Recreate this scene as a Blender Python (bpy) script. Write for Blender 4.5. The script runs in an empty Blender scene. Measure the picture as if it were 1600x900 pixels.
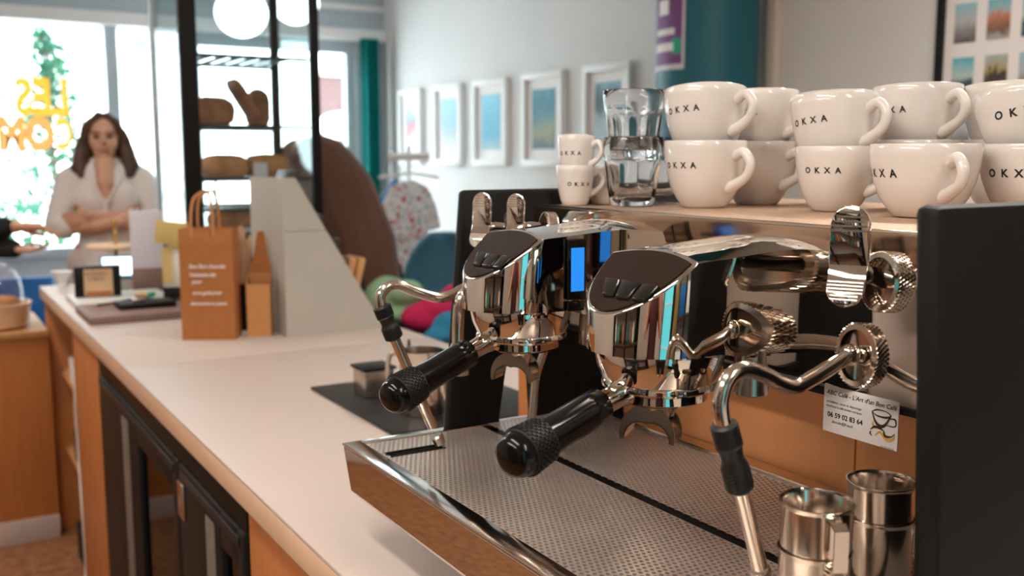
import bpy, bmesh, math, random
from mathutils import Vector, Matrix
random.seed(7)
S = bpy.context.scene
COL = S.collection
R = math.radians
PI = math.pi
# ------------------------------------------------------------------ camera
cam = bpy.data.cameras.new('camera'); camo = bpy.data.objects.new('camera', cam); COL.objects.link(camo)
camo.location = (0, 0, 1.36)
camo.rotation_euler = (R(90 - 7.51), 0, R(-31.203))
cam.sensor_width = 36; cam.lens = 35; cam.clip_start = .02
cam.dof.use_dof = True; cam.dof.focus_distance = .92; cam.dof.aperture_fstop = 6.0
S.camera = camo
# ------------------------------------------------------------------ world, sun, lamps, exposure
W = bpy.data.worlds.new('sky'); S.world = W; W.use_nodes = True
bg = W.node_tree.nodes['Background']; bg.inputs[0].default_value = (.70, .88, 1, 1); bg.inputs[1].default_value = 10.0
def light(name, kind, loc, rot, energy, color, **k):
    l = bpy.data.lights.new(name, kind); l.energy = energy; l.color = color
    for a, v in k.items(): setattr(l, a, v)
    o = bpy.data.objects.new(name, l); COL.objects.link(o); o.location = loc; o.rotation_euler = rot
    return o
light('sun', 'SUN', (0, -4, 9), (R(48), 0, R(-12)), 3.0, (1, .96, .9), angle=R(.6))
p = light('window_portal', 'AREA', (1.1, 6.66, 1.25), (R(-90), 0, 0), 1, (1, 1, 1), shape='RECTANGLE', size=3.3, size_y=1.8)
p.data.cycles.is_portal = True
S.view_settings.view_transform = 'Standard'; S.view_settings.look = 'None'
S.view_settings.exposure = 0.78; S.view_settings.gamma = 1; S.view_settings.use_curve_mapping = False

# ------------------------------------------------------------------ helpers
def lin(h):
    h = h.lstrip('#'); c = [int(h[i:i+2], 16)/255 for i in (0, 2, 4)]
    return [x/12.92 if x <= .04045 else ((x+.055)/1.055)**2.4 for x in c] + [1]
def pm(name, hexc, rough=.5, metal=0, noise=0, nscale=20, bump=0, bscale=60, spec=.5, coat=0, stretch=None, hex2=None, trans=0, ior=1.45, sheen=0):
    m = bpy.data.materials.new(name); m.use_nodes = True
    nt = m.node_tree; b = nt.nodes['Principled BSDF']
    c = lin(hexc); b.inputs['Base Color'].default_value = c
    b.inputs['Roughness'].default_value = rough; b.inputs['Metallic'].default_value = metal
    b.inputs['Specular IOR Level'].default_value = spec; b.inputs['Coat Weight'].default_value = coat
    b.inputs['Transmission Weight'].default_value = trans; b.inputs['IOR'].default_value = ior
    b.inputs['Sheen Weight'].default_value = sheen
    tc = nt.nodes.new('ShaderNodeTexCoord'); vec = tc.outputs['Object']
    if stretch:
        mp = nt.nodes.new('ShaderNodeMapping'); mp.inputs['Scale'].default_value = stretch
        nt.links.new(vec, mp.inputs['Vector']); vec = mp.outputs['Vector']
    if noise or hex2:
        n = nt.nodes.new('ShaderNodeTexNoise'); n.inputs['Scale'].default_value = nscale; n.inputs['Detail'].default_value = 6
        nt.links.new(vec, n.inputs['Vector'])
        r = nt.nodes.new('ShaderNodeValToRGB')
        c2 = lin(hex2) if hex2 else [x*(1-noise) for x in c[:3]] + [1]
        r.color_ramp.elements[0].position = .35; r.color_ramp.elements[1].position = .65
        r.color_ramp.elements[0].color = c2; r.color_ramp.elements[1].color = c
        nt.links.new(n.outputs['Fac'], r.inputs['Fac']); nt.links.new(r.outputs['Color'], b.inputs['Base Color'])
    if bump:
        n2 = nt.nodes.new('ShaderNodeTexNoise'); n2.inputs['Scale'].default_value = bscale; n2.inputs['Detail'].default_value = 4
        nt.links.new(vec, n2.inputs['Vector'])
        bp = nt.nodes.new('ShaderNodeBump'); bp.inputs['Strength'].default_value = bump; bp.inputs['Distance'].default_value = .002
        nt.links.new(n2.outputs['Fac'], bp.inputs['Height']); nt.links.new(bp.outputs['Normal'], b.inputs['Normal'])
    return m
def emit(name, hexc, strength):
    m = pm(name, hexc, .4); b = m.node_tree.nodes['Principled BSDF']
    b.inputs['Emission Color'].default_value = lin(hexc); b.inputs['Emission Strength'].default_value = strength
    return m
def pane_mat(name, tint='#ffffff', gloss=.10):
    m = bpy.data.materials.new(name); m.use_nodes = True; nt = m.node_tree; nt.nodes.clear()
    o = nt.nodes.new('ShaderNodeOutputMaterial'); mx = nt.nodes.new('ShaderNodeMixShader')
    t = nt.nodes.new('ShaderNodeBsdfTransparent'); t.inputs[0].default_value = lin(tint)
    g = nt.nodes.new('ShaderNodeBsdfGlossy'); g.inputs['Roughness'].default_value = .02
    f = nt.nodes.new('ShaderNodeLayerWeight'); f.inputs['Blend'].default_value = .5
    pw_ = nt.nodes.new('ShaderNodeMath'); pw_.operation = 'POWER'; pw_.inputs[1].default_value = 5
    ad = nt.nodes.new('ShaderNodeMath'); ad.operation = 'MULTIPLY_ADD'; ad.inputs[1].default_value = .5; ad.inputs[2].default_value = gloss*.4; ad.use_clamp = True
    nt.links.new(f.outputs['Facing'], pw_.inputs[0]); nt.links.new(pw_.outputs[0], ad.inputs[0]); nt.links.new(ad.outputs[0], mx.inputs[0])
    nt.links.new(t.outputs[0], mx.inputs[1]); nt.links.new(g.outputs[0], mx.inputs[2]); nt.links.new(mx.outputs[0], o.inputs[0])
    return m
def print_mat(name, stops, axis='Z', nscale=6, warp=.25):
    """flat print: coloured bands along one axis of the sheet, broken up by noise"""
    m = pm(name, '#ffffff', .6); nt = m.node_tree; b = nt.nodes['Principled BSDF']
    tc = nt.nodes.new('ShaderNodeTexCoord'); sp = nt.nodes.new('ShaderNodeSeparateXYZ'); nt.links.new(tc.outputs['Generated'], sp.inputs[0])
    n = nt.nodes.new('ShaderNodeTexNoise'); n.inputs['Scale'].default_value = nscale; n.inputs['Detail'].default_value = 5
    nt.links.new(tc.outputs['Generated'], n.inputs['Vector'])
    ma = nt.nodes.new('ShaderNodeMath'); ma.operation = 'MULTIPLY_ADD'; ma.inputs[1].default_value = warp
    sb = nt.nodes.new('ShaderNodeMath'); sb.operation = 'SUBTRACT'; sb.inputs[1].default_value = .5
    nt.links.new(n.outputs['Fac'], sb.inputs[0]); nt.links.new(sb.outputs[0], ma.inputs[0]); nt.links.new(sp.outputs[axis], ma.inputs[2])
    r = nt.nodes.new('ShaderNodeValToRGB'); e = r.color_ramp.elements
    e[0].position, e[0].color = stops[0][0], lin(stops[0][1]); e[1].position, e[1].color = stops[-1][0], lin(stops[-1][1])
    for ps, h in stops[1:-1]:
        x = e.new(ps); x.color = lin(h)
    nt.links.new(ma.outputs[0], r.inputs['Fac']); nt.links.new(r.outputs['Color'], b.inputs['Base Color'])
    return m

class MB:
    def __init__(s): s.bm = bmesh.new()
    def _bev(s, vs, bev, seg=2):
        if bev:
            es = list({e for v in vs for e in v.link_edges})
            bmesh.ops.bevel(s.bm, geom=es, offset=bev, segments=seg, affect='EDGES', profile=.5, clamp_overlap=True)
    def box(s, x0, x1, y0, y1, z0, z1, bev=0):
        vs = [s.bm.verts.new((x, y, z)) for x in (x0, x1) for y in (y0, y1) for z in (z0, z1)]
        for f in ((0,1,3,2),(4,6,7,5),(0,4,5,1),(2,3,7,6),(0,2,6,4),(1,5,7,3)): s.bm.faces.new([vs[i] for i in f])
        s._bev(vs, bev); return s
    def obox(s, c, size, rot=None, bev=0):
        h = Vector(size)/2; M = rot or Matrix.Identity(3)
        vs = [s.bm.verts.new(Vector(c) + M @ Vector((x*h.x, y*h.y, z*h.z))) for x in (-1,1) for y in (-1,1) for z in (-1,1)]
        for f in ((0,1,3,2),(4,6,7,5),(0,4,5,1),(2,3,7,6),(0,2,6,4),(1,5,7,3)): s.bm.faces.new([vs[i] for i in f])
        s._bev(vs, bev); return s
    def hexa(s, bot, top, bev=0):
        vs = [s.bm.verts.new(v) for v in list(bot) + list(top)]
        n = len(bot)
        s.bm.faces.new(vs[:n][::-1]); s.bm.faces.new(vs[n:])
        for i in range(n): s.bm.faces.new((vs[i], vs[(i+1)%n], vs[n+(i+1)%n], vs[n+i]))
        s._bev(vs, bev); return s
    def prism(s, poly, axis, a0, a1, bev=0):
        def P(u, v, a): return {'X': (a, u, v), 'Y': (u, a, v), 'Z': (u, v, a)}[axis]
        return s.hexa([P(u, v, a0) for u, v in poly], [P(u, v, a1) for u, v in poly], bev)
    def grid(s, rows, closed=False):
        vs = [[s.bm.verts.new(p) for p in r] for r in rows]
        for a, b in zip(vs, vs[1:]):
            n = len(a)
            for i in range(n if closed else n-1): s.bm.faces.new((a[i], a[(i+1)%n], b[(i+1)%n], b[i]))
        return vs
    def tube(s, pts, r, seg=14, cap=True):
        pts = [Vector(p) for p in pts]; n = len(pts)
        rs = r if isinstance(r, (list, tuple)) else [r]*n
        T = []
        for i in range(n):
            t = (pts[min(i+1, n-1)] - pts[max(i-1, 0)]).normalized(); T.append(t)
        u = T[0].orthogonal().normalized(); rows = []
        for i in range(n):
            u = (u - T[i]*u.dot(T[i])).normalized(); w = T[i].cross(u)
            rows.append([pts[i] + (u*math.cos(2*PI*k/seg) + w*math.sin(2*PI*k/seg))*rs[i] for k in range(seg)])
        vs = s.grid(rows, True)
        if cap: s.bm.faces.new(vs[0][::-1]); s.bm.faces.new(vs[-1])
        return s
    def lathe(s, prof, seg=32, c=(0,0,0), axis=(0,0,1), mod=None, closed=False):
        q = Vector((0,0,1)).rotation_difference(Vector(axis)).to_matrix(); c = Vector(c)
        rows = []
        for r, z in prof:
            rows.append([c + q @ Vector((max(r,1e-5)*(mod(k/seg*2*PI, r, z) if mod else 1)*math.cos(k/seg*2*PI),
                                         max(r,1e-5)*(mod(k/seg*2*PI, r, z) if mod else 1)*math.sin(k/seg*2*PI), z)) for k in range(seg)])
        if closed: rows.append(rows[0])
        vs = s.grid(rows, True)
        bmesh.ops.remove_doubles(s.bm, verts=[v for r in vs for v in r], dist=2e-5)
        return s
    def ball(s, c, r, seg=16):
        r = r if isinstance(r, (list, tuple)) else (r, r, r)
        M = Matrix.Translation(c) @ Matrix.Diagonal((*r, 1))
        bmesh.ops.create_uvsphere(s.bm, u_segments=seg, v_segments=max(6, seg*3//4), radius=1, matrix=M); return s
    def cap(s, a, b, ra, rb, seg=14):
        """tapered capsule, for bodies that a remesh joins"""
        a, b = Vector(a), Vector(b); d = b - a; L = d.length
        if L < 1e-6: return s.ball(a, ra, seg)
        prof = [(ra*math.sin(t*PI/10), -ra*math.cos(t*PI/10)) for t in range(0, 6)] + [(rb*math.cos(t*PI/10), L + rb*math.sin(t*PI/10)) for t in range(0, 6)]
        return s.lathe(prof, seg, a, d.normalized())
    def poly(s, pts): s.bm.faces.new([s.bm.verts.new(p) for p in pts]); return s
def build(name, mb, mat, parent=None, label=None, ang=38, kind=None, local=False, bevel=0, solid=0):
    bm = mb.bm if isinstance(mb, MB) else mb
    bmesh.ops.recalc_face_normals(bm, faces=bm.faces)
    if parent and not local:
        r = parent
        while r.parent: r = r.parent
        bmesh.ops.translate(bm, verts=bm.verts, vec=-Vector(r.location))
    me = bpy.data.meshes.new(name); bm.to_mesh(me); bm.free()
    me.polygons.foreach_set('use_smooth', [True]*len(me.polygons))
    if ang: me.set_sharp_from_angle(angle=R(ang))
    me.materials.append(mat)
    o = bpy.data.objects.new(name, me); COL.objects.link(o)
    if parent: o.parent = parent
    if label: o['label'] = label
    if kind: o['kind'] = kind
    if solid:
        m = o.modifiers.new('t', 'SOLIDIFY'); m.thickness = solid; m.offset = 0
    if bevel:
        m = o.modifiers.new('b', 'BEVEL'); m.width = bevel; m.segments = 2; m.limit_method = 'ANGLE'; m.angle_limit = R(40)
    return o
def tag(o, label, cat, group=None):
    o['label'] = label; o['category'] = cat
    if group: o['group'] = group
    return o
def thing(name, label, cat, loc=(0,0,0), group=None):
    o = bpy.data.objects.new(name, None); COL.objects.link(o); o.location = loc; o.empty_display_size = .02
    return tag(o, label, cat, group)
def one(name, mb, mat, label, cat, group=None, loc=None, **k):
    """a thing that is a single mesh; origin at loc"""
    if loc is not None: bmesh.ops.translate(mb.bm, verts=mb.bm.verts, vec=-Vector(loc))
    o = build(name, mb, mat, **k)
    if loc is not None: o.location = loc
    return tag(o, label, cat, group)
def struct(name, mb, mat, **k): return build(name, mb, mat, kind='structure', **k)
def children(o): return [c for c in COL.objects if c.parent == o]
def copy_tree(o, loc=None, rot=None, label=None, parent=None, group=None, scale=None):
    c = o.copy(); COL.objects.link(c)
    if parent: c.parent = parent
    if loc is not None: c.location = loc
    if rot is not None: c.rotation_euler = rot
    if scale: c.scale = (scale,)*3
    if label: c['label'] = label
    if group: c['group'] = group
    for ch in children(o): copy_tree(ch, parent=c)
    return c
def text_bm(body, size, mapf, depth=.0, offset=0, spacing=1, align='LEFT', shear=0):
    """built-in font -> bmesh whose points are placed by mapf(u, v, w)"""
    cu = bpy.data.curves.new('t', 'FONT'); cu.body = body; cu.size = size; cu.extrude = depth; cu.offset = offset
    cu.space_character = spacing; cu.align_x = align; cu.resolution_u = 3; cu.shear = shear
    o = bpy.data.objects.new('t', cu); COL.objects.link(o)
    dg = bpy.context.evaluated_depsgraph_get(); me = bpy.data.meshes.new_from_object(o.evaluated_get(dg))
    mb = MB(); mb.bm.from_mesh(me)
    if align == 'CENTER':
        xs = [v.co.x for v in mb.bm.verts]; dx = (min(xs)+max(xs))/2
        for v in mb.bm.verts: v.co.x -= dx
    for v in mb.bm.verts: v.co = mapf(*v.co)
    bpy.data.objects.remove(o); bpy.data.curves.remove(cu); bpy.data.meshes.remove(me)
    return mb
def cr(pts, n=6):
    """Catmull-Rom through points"""
    P = [Vector(p) for p in pts]; P = [P[0]*2-P[1]] + P + [P[-1]*2-P[-2]]; out = []
    for i in range(1, len(P)-2):
        for k in range(n):
            t = k/n; a, b, c, d = P[i-1], P[i], P[i+1], P[i+2]
            out.append(.5*((2*b) + (c-a)*t + (2*a-5*b+4*c-d)*t*t + (3*b-a-3*c+d)*t**3))
    out.append(P[-2]); return out

# ------------------------------------------------------------------ materials
M = {}
M['wall'] = pm('wall paint', '#dddcd9', .8, noise=.03, nscale=3, bump=.05, bscale=200)
M['wall_warm'] = pm('warm wall paint', '#d4cabe', .8, noise=.03, nscale=3)
M['ceiling'] = pm('ceiling paint', '#ece8e2', .85)
M['floor'] = pm('brown flecked floor', '#a8754e', .55, hex2='#7d5436', nscale=30, bump=.1)
M['frame_grey'] = pm('grey painted shopfront', '#b9c6cc', .5, noise=.05)
M['white'] = pm('white paint', '#eeeeec', .5)
M['counter'] = pm('pinkish white laminate', '#cbbcb1', .5, noise=.03, nscale=4, spec=.35)
M['edge'] = pm('beige laminate edge', '#e4bf9f', .4, noise=.04, nscale=8)
M['orange'] = pm('orange wood veneer', '#c87f45', .42, noise=.14, nscale=6, stretch=(8, 8, .8), bump=.03)
M['orange_board'] = pm('orange lacquered board', '#eda86e', .45, noise=.06, nscale=6, stretch=(8, 8, .8))
M['orange2'] = pm('light orange wood', '#cf9a63', .45, noise=.15, nscale=8, stretch=(6, 6, .8))
M['black'] = pm('black coated steel', '#121110', .5, noise=.1, bump=.02, spec=.3)
M['blackgloss'] = pm('black glossy plastic', '#0c0b0a', .16, spec=.35)
M['rubber'] = pm('black rubber', '#1d1b1a', .45, bump=.05)
M['glassblack'] = pm('black display glass', '#2b1f19', .10, spec=.22, noise=.2, nscale=40)
M['chrome'] = pm('chrome', '#e3dbd2', .035, 1)
M['chrome2'] = pm('brushed chrome', '#d6cabd', .16, 1, bump=.01)
M['steel'] = pm('brushed steel', '#c9bbae', .27, 1, noise=.08, stretch=(2, 40, 40), nscale=10)
M['steelwarm'] = pm('stainless sheet', '#cdbfb4', .36, .8, noise=.05)
M['tray_rim'] = pm('polished tray rim', '#d4c8be', .13, 1)
M['grid'] = pm('perforated steel', '#dccdc1', .36, .7, noise=.05)
M['button'] = pm('dark satin buttons', '#15120f', .2)
M['cup_tray'] = pm('speckled cup tray sheet', '#cbb096', .5, .45, hex2='#b3917a', nscale=260)
M['warm_chrome'] = pm('polished fascia', '#dcc0ab', .16, 1)  # chrome strip; the warm reflection of wood is put into its colour
M['bodygrey'] = pm('satin grey body', '#c7b7aa', .38, .35, noise=.03)
M['porcelain'] = pm('glazed white porcelain', '#e2dcd5', .13, coat=.35, noise=.02, nscale=30)
M['ink'] = pm('black ink', '#141210', .5)
M['glass'] = pm('clear glass', '#ffffff', .01, trans=1, ior=1.38)
M['pane'] = pane_mat('window glass')
M['case_pane'] = pane_mat('display glass', '#f6fbfb', .12)
M['seal'] = pm('grey rubber seal', '#776c64', .6)
M['fridge_pane'] = pane_mat('fridge door glass', '#b9c0cc', .16)
M['dark_brown'] = pm('dark brown panel', '#3a2a22', .25, noise=.15, nscale=8)
M['kraft'] = pm('kraft paper', '#b0703a', .75, noise=.08, nscale=60, bump=.15, bscale=30)
M['kraft_light'] = pm('light kraft card', '#c48a55', .75, noise=.06, nscale=60)
M['birch'] = pm('birch sticks', '#e3c29c', .7, noise=.1, nscale=30)
M['rackgrey'] = pm('grey card rack', '#b3aea3', .6, noise=.03, nscale=10)
M['pouch'] = pm('dark foil pouch', '#33262a', .35, noise=.4, nscale=18, bump=.4, bscale=18)
M['crust'] = pm('baked crust', '#b5764a', .7, hex2='#85512f', nscale=14, bump=.5, bscale=30)
M['cake'] = pm('golden cake', '#cc8f5c', .75, hex2='#ab7040', nscale=16, bump=.4, bscale=40)
M['film'] = pm('cling film', '#ffffff', .1, trans=.9, ior=1.1)
M['skin'] = pm('skin', '#dba88b', .5, noise=.06, nscale=12)
M['lips'] = pm('lips', '#bf7a6c', .45)
M['eye'] = pm('eye', '#2a1d18', .2)
M['hair'] = pm('dark brown hair', '#5d4334', .45, noise=.35, nscale=12, stretch=(14, 14, 1), bump=.4, bscale=30)
M['blouse'] = pm('white linen', '#ece4de', .85, noise=.04, nscale=8, bump=.25, bscale=14)
M['trouser'] = pm('pale linen trousers', '#dccbc4', .85, noise=.05, nscale=8, bump=.2, bscale=14)
M['sweater'] = pm('brown wool', '#74503f', .9, noise=.15, nscale=60, bump=.3, bscale=90, sheen=.2)
M['denim'] = pm('dark denim', '#2b3342', .85, noise=.2, nscale=60)
M['blackcloth'] = pm('black cloth', '#1b1a1c', .85, noise=.2, nscale=30)
M['maroon'] = pm('maroon cloth', '#4a1f20', .85, noise=.2, nscale=30)
M['teal'] = pm('teal curtain', '#18a8a4', .8, noise=.15, nscale=6, stretch=(10, 10, .5))
M['column'] = pm('petrol blue paint', '#12606f', .5, noise=.04)
M['purple'] = pm('purple print', '#7c4a86', .6, noise=.2, nscale=7)
M['green'] = pm('green print', '#2aa687', .6)
M['paper'] = pm('white paper', '#eeeae6', .7)
M['lav'] = pm('lavender white card', '#dcd5dc', .6, noise=.03)
M['yellow'] = pm('yellow sticky paper', '#e8cf86', .8)
M['navy'] = pm('navy upholstery', '#2f3f66', .85, noise=.1, nscale=30)
M['blue'] = pm('blue plastic', '#1463a8', .5)
M['bluecloth'] = pm('blue cloth', '#2f8db3', .9, noise=.2, nscale=8, bump=.4, bscale=20)
M['bluechair'] = pm('grey blue chair shell', '#4d87a0', .6, noise=.1)
M['pink'] = pm('hot pink cloth', '#e02a63', .9, noise=.22, nscale=8, bump=.5, bscale=18)
M['mint'] = pm('mint green cloth', '#a8d3a6', .9, noise=.1, nscale=8, bump=.3, bscale=18)
M['ochre'] = pm('ochre ink', '#d9a54e', .6)
M['gold'] = pm('gold metal', '#c99a4e', .25, 1)
M['slate'] = pm('slate board', '#8d7268', .55, noise=.1)
M['greytray'] = pm('pale grey tray', '#d5d5d0', .5)
M['leaf'] = pm('leaves', '#22603f', .6, hex2='#164236', nscale=4)
M['bark'] = pm('bark', '#5c4a3c', .9, noise=.3)
M['stone'] = pm('pale stone', '#e6e2dc', .8, noise=.05, nscale=2)
M['doorpink'] = pm('faded red door', '#40221e', .6, noise=.1)
M['sign_yellow'] = pm('yellow vinyl', '#e2c06a', .5)
M['sign_white'] = pm('pale vinyl', '#dcb684', .5)
for k_ in ('sign_yellow', 'sign_white', 'leaf', 'teal'):
    nt_ = M[k_].node_tree; b_ = nt_.nodes['Principled BSDF']; o_ = nt_.nodes['Material Output']
    tr_ = nt_.nodes.new('ShaderNodeBsdfTranslucent'); mx_ = nt_.nodes.new('ShaderNodeMixShader'); mx_.inputs[0].default_value = .5
    tr_.inputs[0].default_value = b_.inputs['Base Color'].default_value
    nt_.links.new(b_.outputs[0], mx_.inputs[1]); nt_.links.new(tr_.outputs[0], mx_.inputs[2]); nt_.links.new(mx_.outputs[0], o_.inputs[0])
M['globe'] = emit('lit paper globe', '#eef6ff', 4)
M['tube'] = emit('lamp diffuser', '#ffe9d2', 9)
M['reflection_blue'] = emit('mirrored blue glow', '#1667c4', .9)  # glow stands in for a display mirrored in the chrome
M['screen_white'] = emit('white screen', '#dff1ff', 1.6)
M['led'] = emit('blue led', '#2a5cff', 6)
M['yellowpaint'] = pm('yellow paint', '#d7b21f', .5)
M['ceramic_beige'] = pm('beige earthenware', '#d9b48d', .5, noise=.06)

# ------------------------------------------------------------------ setting
X0, X1, Y0, Y1, ZC = -1.5, 2.9, -1.7, 6.5, 2.95
struct('floor', MB().box(X0-.2, X1+.2, Y0-.2, Y1+.2, -.1, 0), M['floor'])
struct('ceiling', MB().box(X0-.2, X1+.2, Y0-.2, Y1+.2, ZC, ZC+.15), M['ceiling'])
struct('wall_right', MB().box(X1, X1+.2, Y0-.2, Y1+.2, 0, ZC), M['wall'])
struct('wall_left', MB().box(X0-.2, X0, Y0-.2, Y1+.2, 0, ZC), M['wall_warm'])
struct('wall_front', MB().box(X0-.2, X1+.2, Y0-.2, Y0, 0, ZC), M['wall_warm'])
wb = MB()
wb.box(X0, X1, Y1, Y1+.2, 2.14, ZC); wb.box(X0, .02, Y1, Y1+.2, 0, 2.14); wb.box(.02, 1.37, Y1, Y1+.2, 0, .78)
wb.box(1.367, 1.58, Y1-.02, Y1+.2, 0, 2.14); wb.box(2.69, X1, Y1, Y1+.2, 0, 2.14)
struct('wall_back', wb, M['frame_grey'])
struct('trim_1', MB().box(2.86, X1, 2.795, 2.845, 0, ZC, .006), M['wall_warm'])
struct('trim_2', MB().box(X0, X1, Y1-.05, Y1, 2.14, 2.22, .008).box(X0, X1, Y1-.03, Y1, 2.34, 2.38, .005), M['white'])
struct('baseboard_right', MB().box(X1-.02, X1, Y0, Y1, 0, .1, .004), M['white'])
wf = MB().box(1.080, 1.155, Y1+.02, Y1+.12, .78, 2.14, .004).box(.02, 1.367, Y1-.03, Y1+.14, .76, .82, .006).box(.02, .06, Y1+.02, Y1+.12, .82, 2.14)
w1 = struct('window_1', wf, M['frame_grey'])
build('pane', MB().box(.06, 1.089, Y1+.06, Y1+.066, .82, 2.14), M['pane'], w1)
build('pane', MB().box(1.144, 1.367, Y1+.06, Y1+.066, .82, 2.14), M['pane'], w1)
d1 = struct('door_1', MB().box(1.58, 1.64, Y1+.03, Y1+.1, 0, 2.14).box(2.63, 2.69, Y1+.03, Y1+.1, 0, 2.14).box(1.64, 2.63, Y1+.03, Y1+.1, 2.06, 2.14).box(1.64, 2.63, Y1+.03, Y1+.1, 0, .16), M['frame_grey'])
build('pane', MB().box(1.64, 2.63, Y1+.06, Y1+.066, .16, 2.06), M['pane'], d1)
build('handle', MB().tube([(1.70, Y1-.02, .9), (1.70, Y1-.02, 1.2)], .012), M['steel'], d1)
# lettering on the shop window, read from the street: mirrored from inside
def on_window(x_right, z, sq):
    return lambda u, v, w: (x_right - u*sq, Y1+.056 + w, z + v)
lt = tag(build('window_lettering', text_bm('LES', .29, on_window(.872, 1.612, .70), .001, .012), M['sign_yellow'], local=True), 'yellow mirrored capitals on the shop window, in its upper row', 'lettering')
build('pale_letter', text_bm('U', .29, on_window(.515, 1.612, .62), .001, .014), M['sign_white'], lt, local=True, label='pale letter at the end of the upper row')
lt2 = tag(build('window_lettering', text_bm('C', .25, on_window(.880, 1.41, .55), .001, .008), M['sign_yellow'], local=True), 'pale yellow rounded mirrored letters in the lower row on the shop window', 'lettering')
build('pale_letter', text_bm('OM', .25, on_window(.775, 1.41, .74), .001, .018), M['sign_white'], lt2, local=True, label='pale letters of the lower row')

# ------------------------------------------------------------------ street outside
struct('street_ground', MB().box(-14, 18, Y1+.2, 30, -.25, -.12), M['stone'])
bld = thing('street_building', 'pale overexposed building across the street, seen through the shop window', 'building', (3, 12, -.12))
build('wall', MB().box(-9, 14, 12, 13, -.12, 7), M['stone'], bld)
bd = build('door', MB().box(4.40, 5.08, 11.93, 12, -.1, 2.35, .01), M['doorpink'], bld, label='faded red door with an oval pane')
build('oval_pane', MB().lathe([(0, -.01), (.17, -.01), (.17, .01), (0, .01)], 28, (4.73, 11.92, 1.75), (0, -1, 0), mod=lambda a, r, z: 1/math.sqrt((math.cos(a)/1.9)**2 + (math.sin(a)/1)**2) if r > .01 else 1), M['paper'], bd)
build('lintel', MB().box(4.25, 5.2, 11.85, 12, 2.4, 2.62, .01), M['stone'], bld)
build('sign', MB().box(2.28, 2.55, 11.9, 12, 2.56, 2.80, .01), M['bluechair'], bld, label='small blue wall sign')
arc = [(1.35 + .62*math.cos(t*PI/16), 1.55 + .55*math.sin(t*PI/16)) for t in range(17)]; arc2 = [(1.35 + .50*math.cos(t*PI/16), 1.5 + .45*math.sin(t*PI/16)) for t in range(16, -1, -1)]
build('arch_frame', MB().prism([(x+.85, z+.35) for x, z in arc + arc2], 'Y', 11.9, 12), M['frame_grey'], bld)
for i, xx in enumerate((-3.2, -1.4, .1)):
    w = build('window', MB().box(xx, xx+.9, 11.93, 12, .9, 2.6, .01), M['frame_grey'], bld); build('pane', MB().box(xx+.06, xx+.84, 11.92, 11.93, .96, 2.54), M['paper'], w)
def tree(x, y, h, label, n, spread):
    t = thing('street_tree', label, 'tree', (x, y, -.12), 'young trees in the street')
    trunk = [(x, y, -.12), (x+.02, y, h*.4), (x-.01, y+.02, h*.7), (x, y, h*.95)]
    tb = MB().tube(cr(trunk, 4), [.035 - .0022*i for i in range(13)], 8)
    mb = MB()
    for i in range(n):
        a = random.uniform(0, 2*PI); z = random.uniform(.35, 1)*h; rr = spread*(1.15 - z/h)*math.sqrt(random.random())
        c = Vector((x + rr*math.cos(a), y + rr*math.sin(a), z)); s = random.uniform(.03, .06)
        d = Vector((random.uniform(-1, 1), random.uniform(-1, 1), random.uniform(-.5, 1))).normalized(); e = d.orthogonal().normalized()
        if i % 9 == 0: tb.tube([(x, y, z*.9), c], .005, 5)
        mb.bm.faces.new([mb.bm.verts.new(v) for v in (c - d*s, c + e*s*.45, c + d*s, c - e*s*.45)])
    build('trunk', tb, M['bark'], t); build('foliage', mb, M['leaf'], t, kind='stuff', ang=0)
tree(1.0, 8.6, 2.35, 'slim leafy green street tree behind the yellow window lettering', 900, .55)
tree(.45, 9.9, 2.0, 'smaller leafy street tree at the far left of the shop window', 520, .5)
tree(1.62, 10.0, 1.75, 'low leafy street tree beside the right end of the yellow window lettering', 420, .42)
# car-like bench and planter silhouettes in the street
pl_ = thing('planter', 'grey street planter with low green leaves below the window lettering', 'planter', (.95, 7.9, -.12))
build('tub', MB().hexa([(.6,7.7,-.12),(1.3,7.7,-.12),(1.3,8.1,-.12),(.6,8.1,-.12)], [(.55,7.65,.55),(1.35,7.65,.55),(1.35,8.15,.55),(.55,8.15,.55)], .02), M['frame_grey'], pl_)
mb = MB()
for i in range(160):
    c = Vector((random.uniform(.55, 1.35), random.uniform(7.65, 8.15), random.uniform(.56, 1.0))); d = Vector((random.uniform(-1,1), random.uniform(-1,1), random.uniform(0,1))).normalized(); e = d.orthogonal().normalized(); s = .06
    mb.bm.faces.new([mb.bm.verts.new(v) for v in (c - d*s, c + e*s*.5, c + d*s, c - e*s*.5)])
build('leaves', mb, M['leaf'], pl_, kind='stuff', ang=0)

# ------------------------------------------------------------------ ceiling lamps (their light lives in their builder)
def linear_lamp(x, y, L, z, energy, label):
    t = thing('linear_lamp', label, 'lamp', (x, y, z), 'long ceiling lamps over the bar')
    build('housing', MB().box(x-.07, x+.07, y-L/2, y+L/2, z, z+.06, .008), M['white'], t)
    build('diffuser', MB().box(x-.055, x+.055, y-L/2+.02, y+L/2-.02, z-.012, z, .004), M['tube'], t)
    build('cable', MB().tube([(x, y-L/2+.1, z+.06), (x, y-L/2+.1, ZC)], .003, 6).tube([(x, y+L/2-.1, z+.06), (x, y+L/2-.1, ZC)], .003, 6), M['black'], t)
    l = light('lamp_light', 'AREA', (0, 0, -.02), (0, 0, 0), energy, (1, .955, .93), shape='RECTANGLE', size=.11, size_y=L-.04); l.parent = t
    l['label'] = 'light of the lamp'
linear_lamp(-.25, .55, 1.3, 2.45, 6.3, 'long warm ceiling lamp above the near half of the bar aisle')
linear_lamp(-.15, 3.5, 1.3, 2.45, 8, 'long warm fill lamp added above the far half of the bar aisle')  # added fill, out of view, lights the woman's front from above
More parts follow.
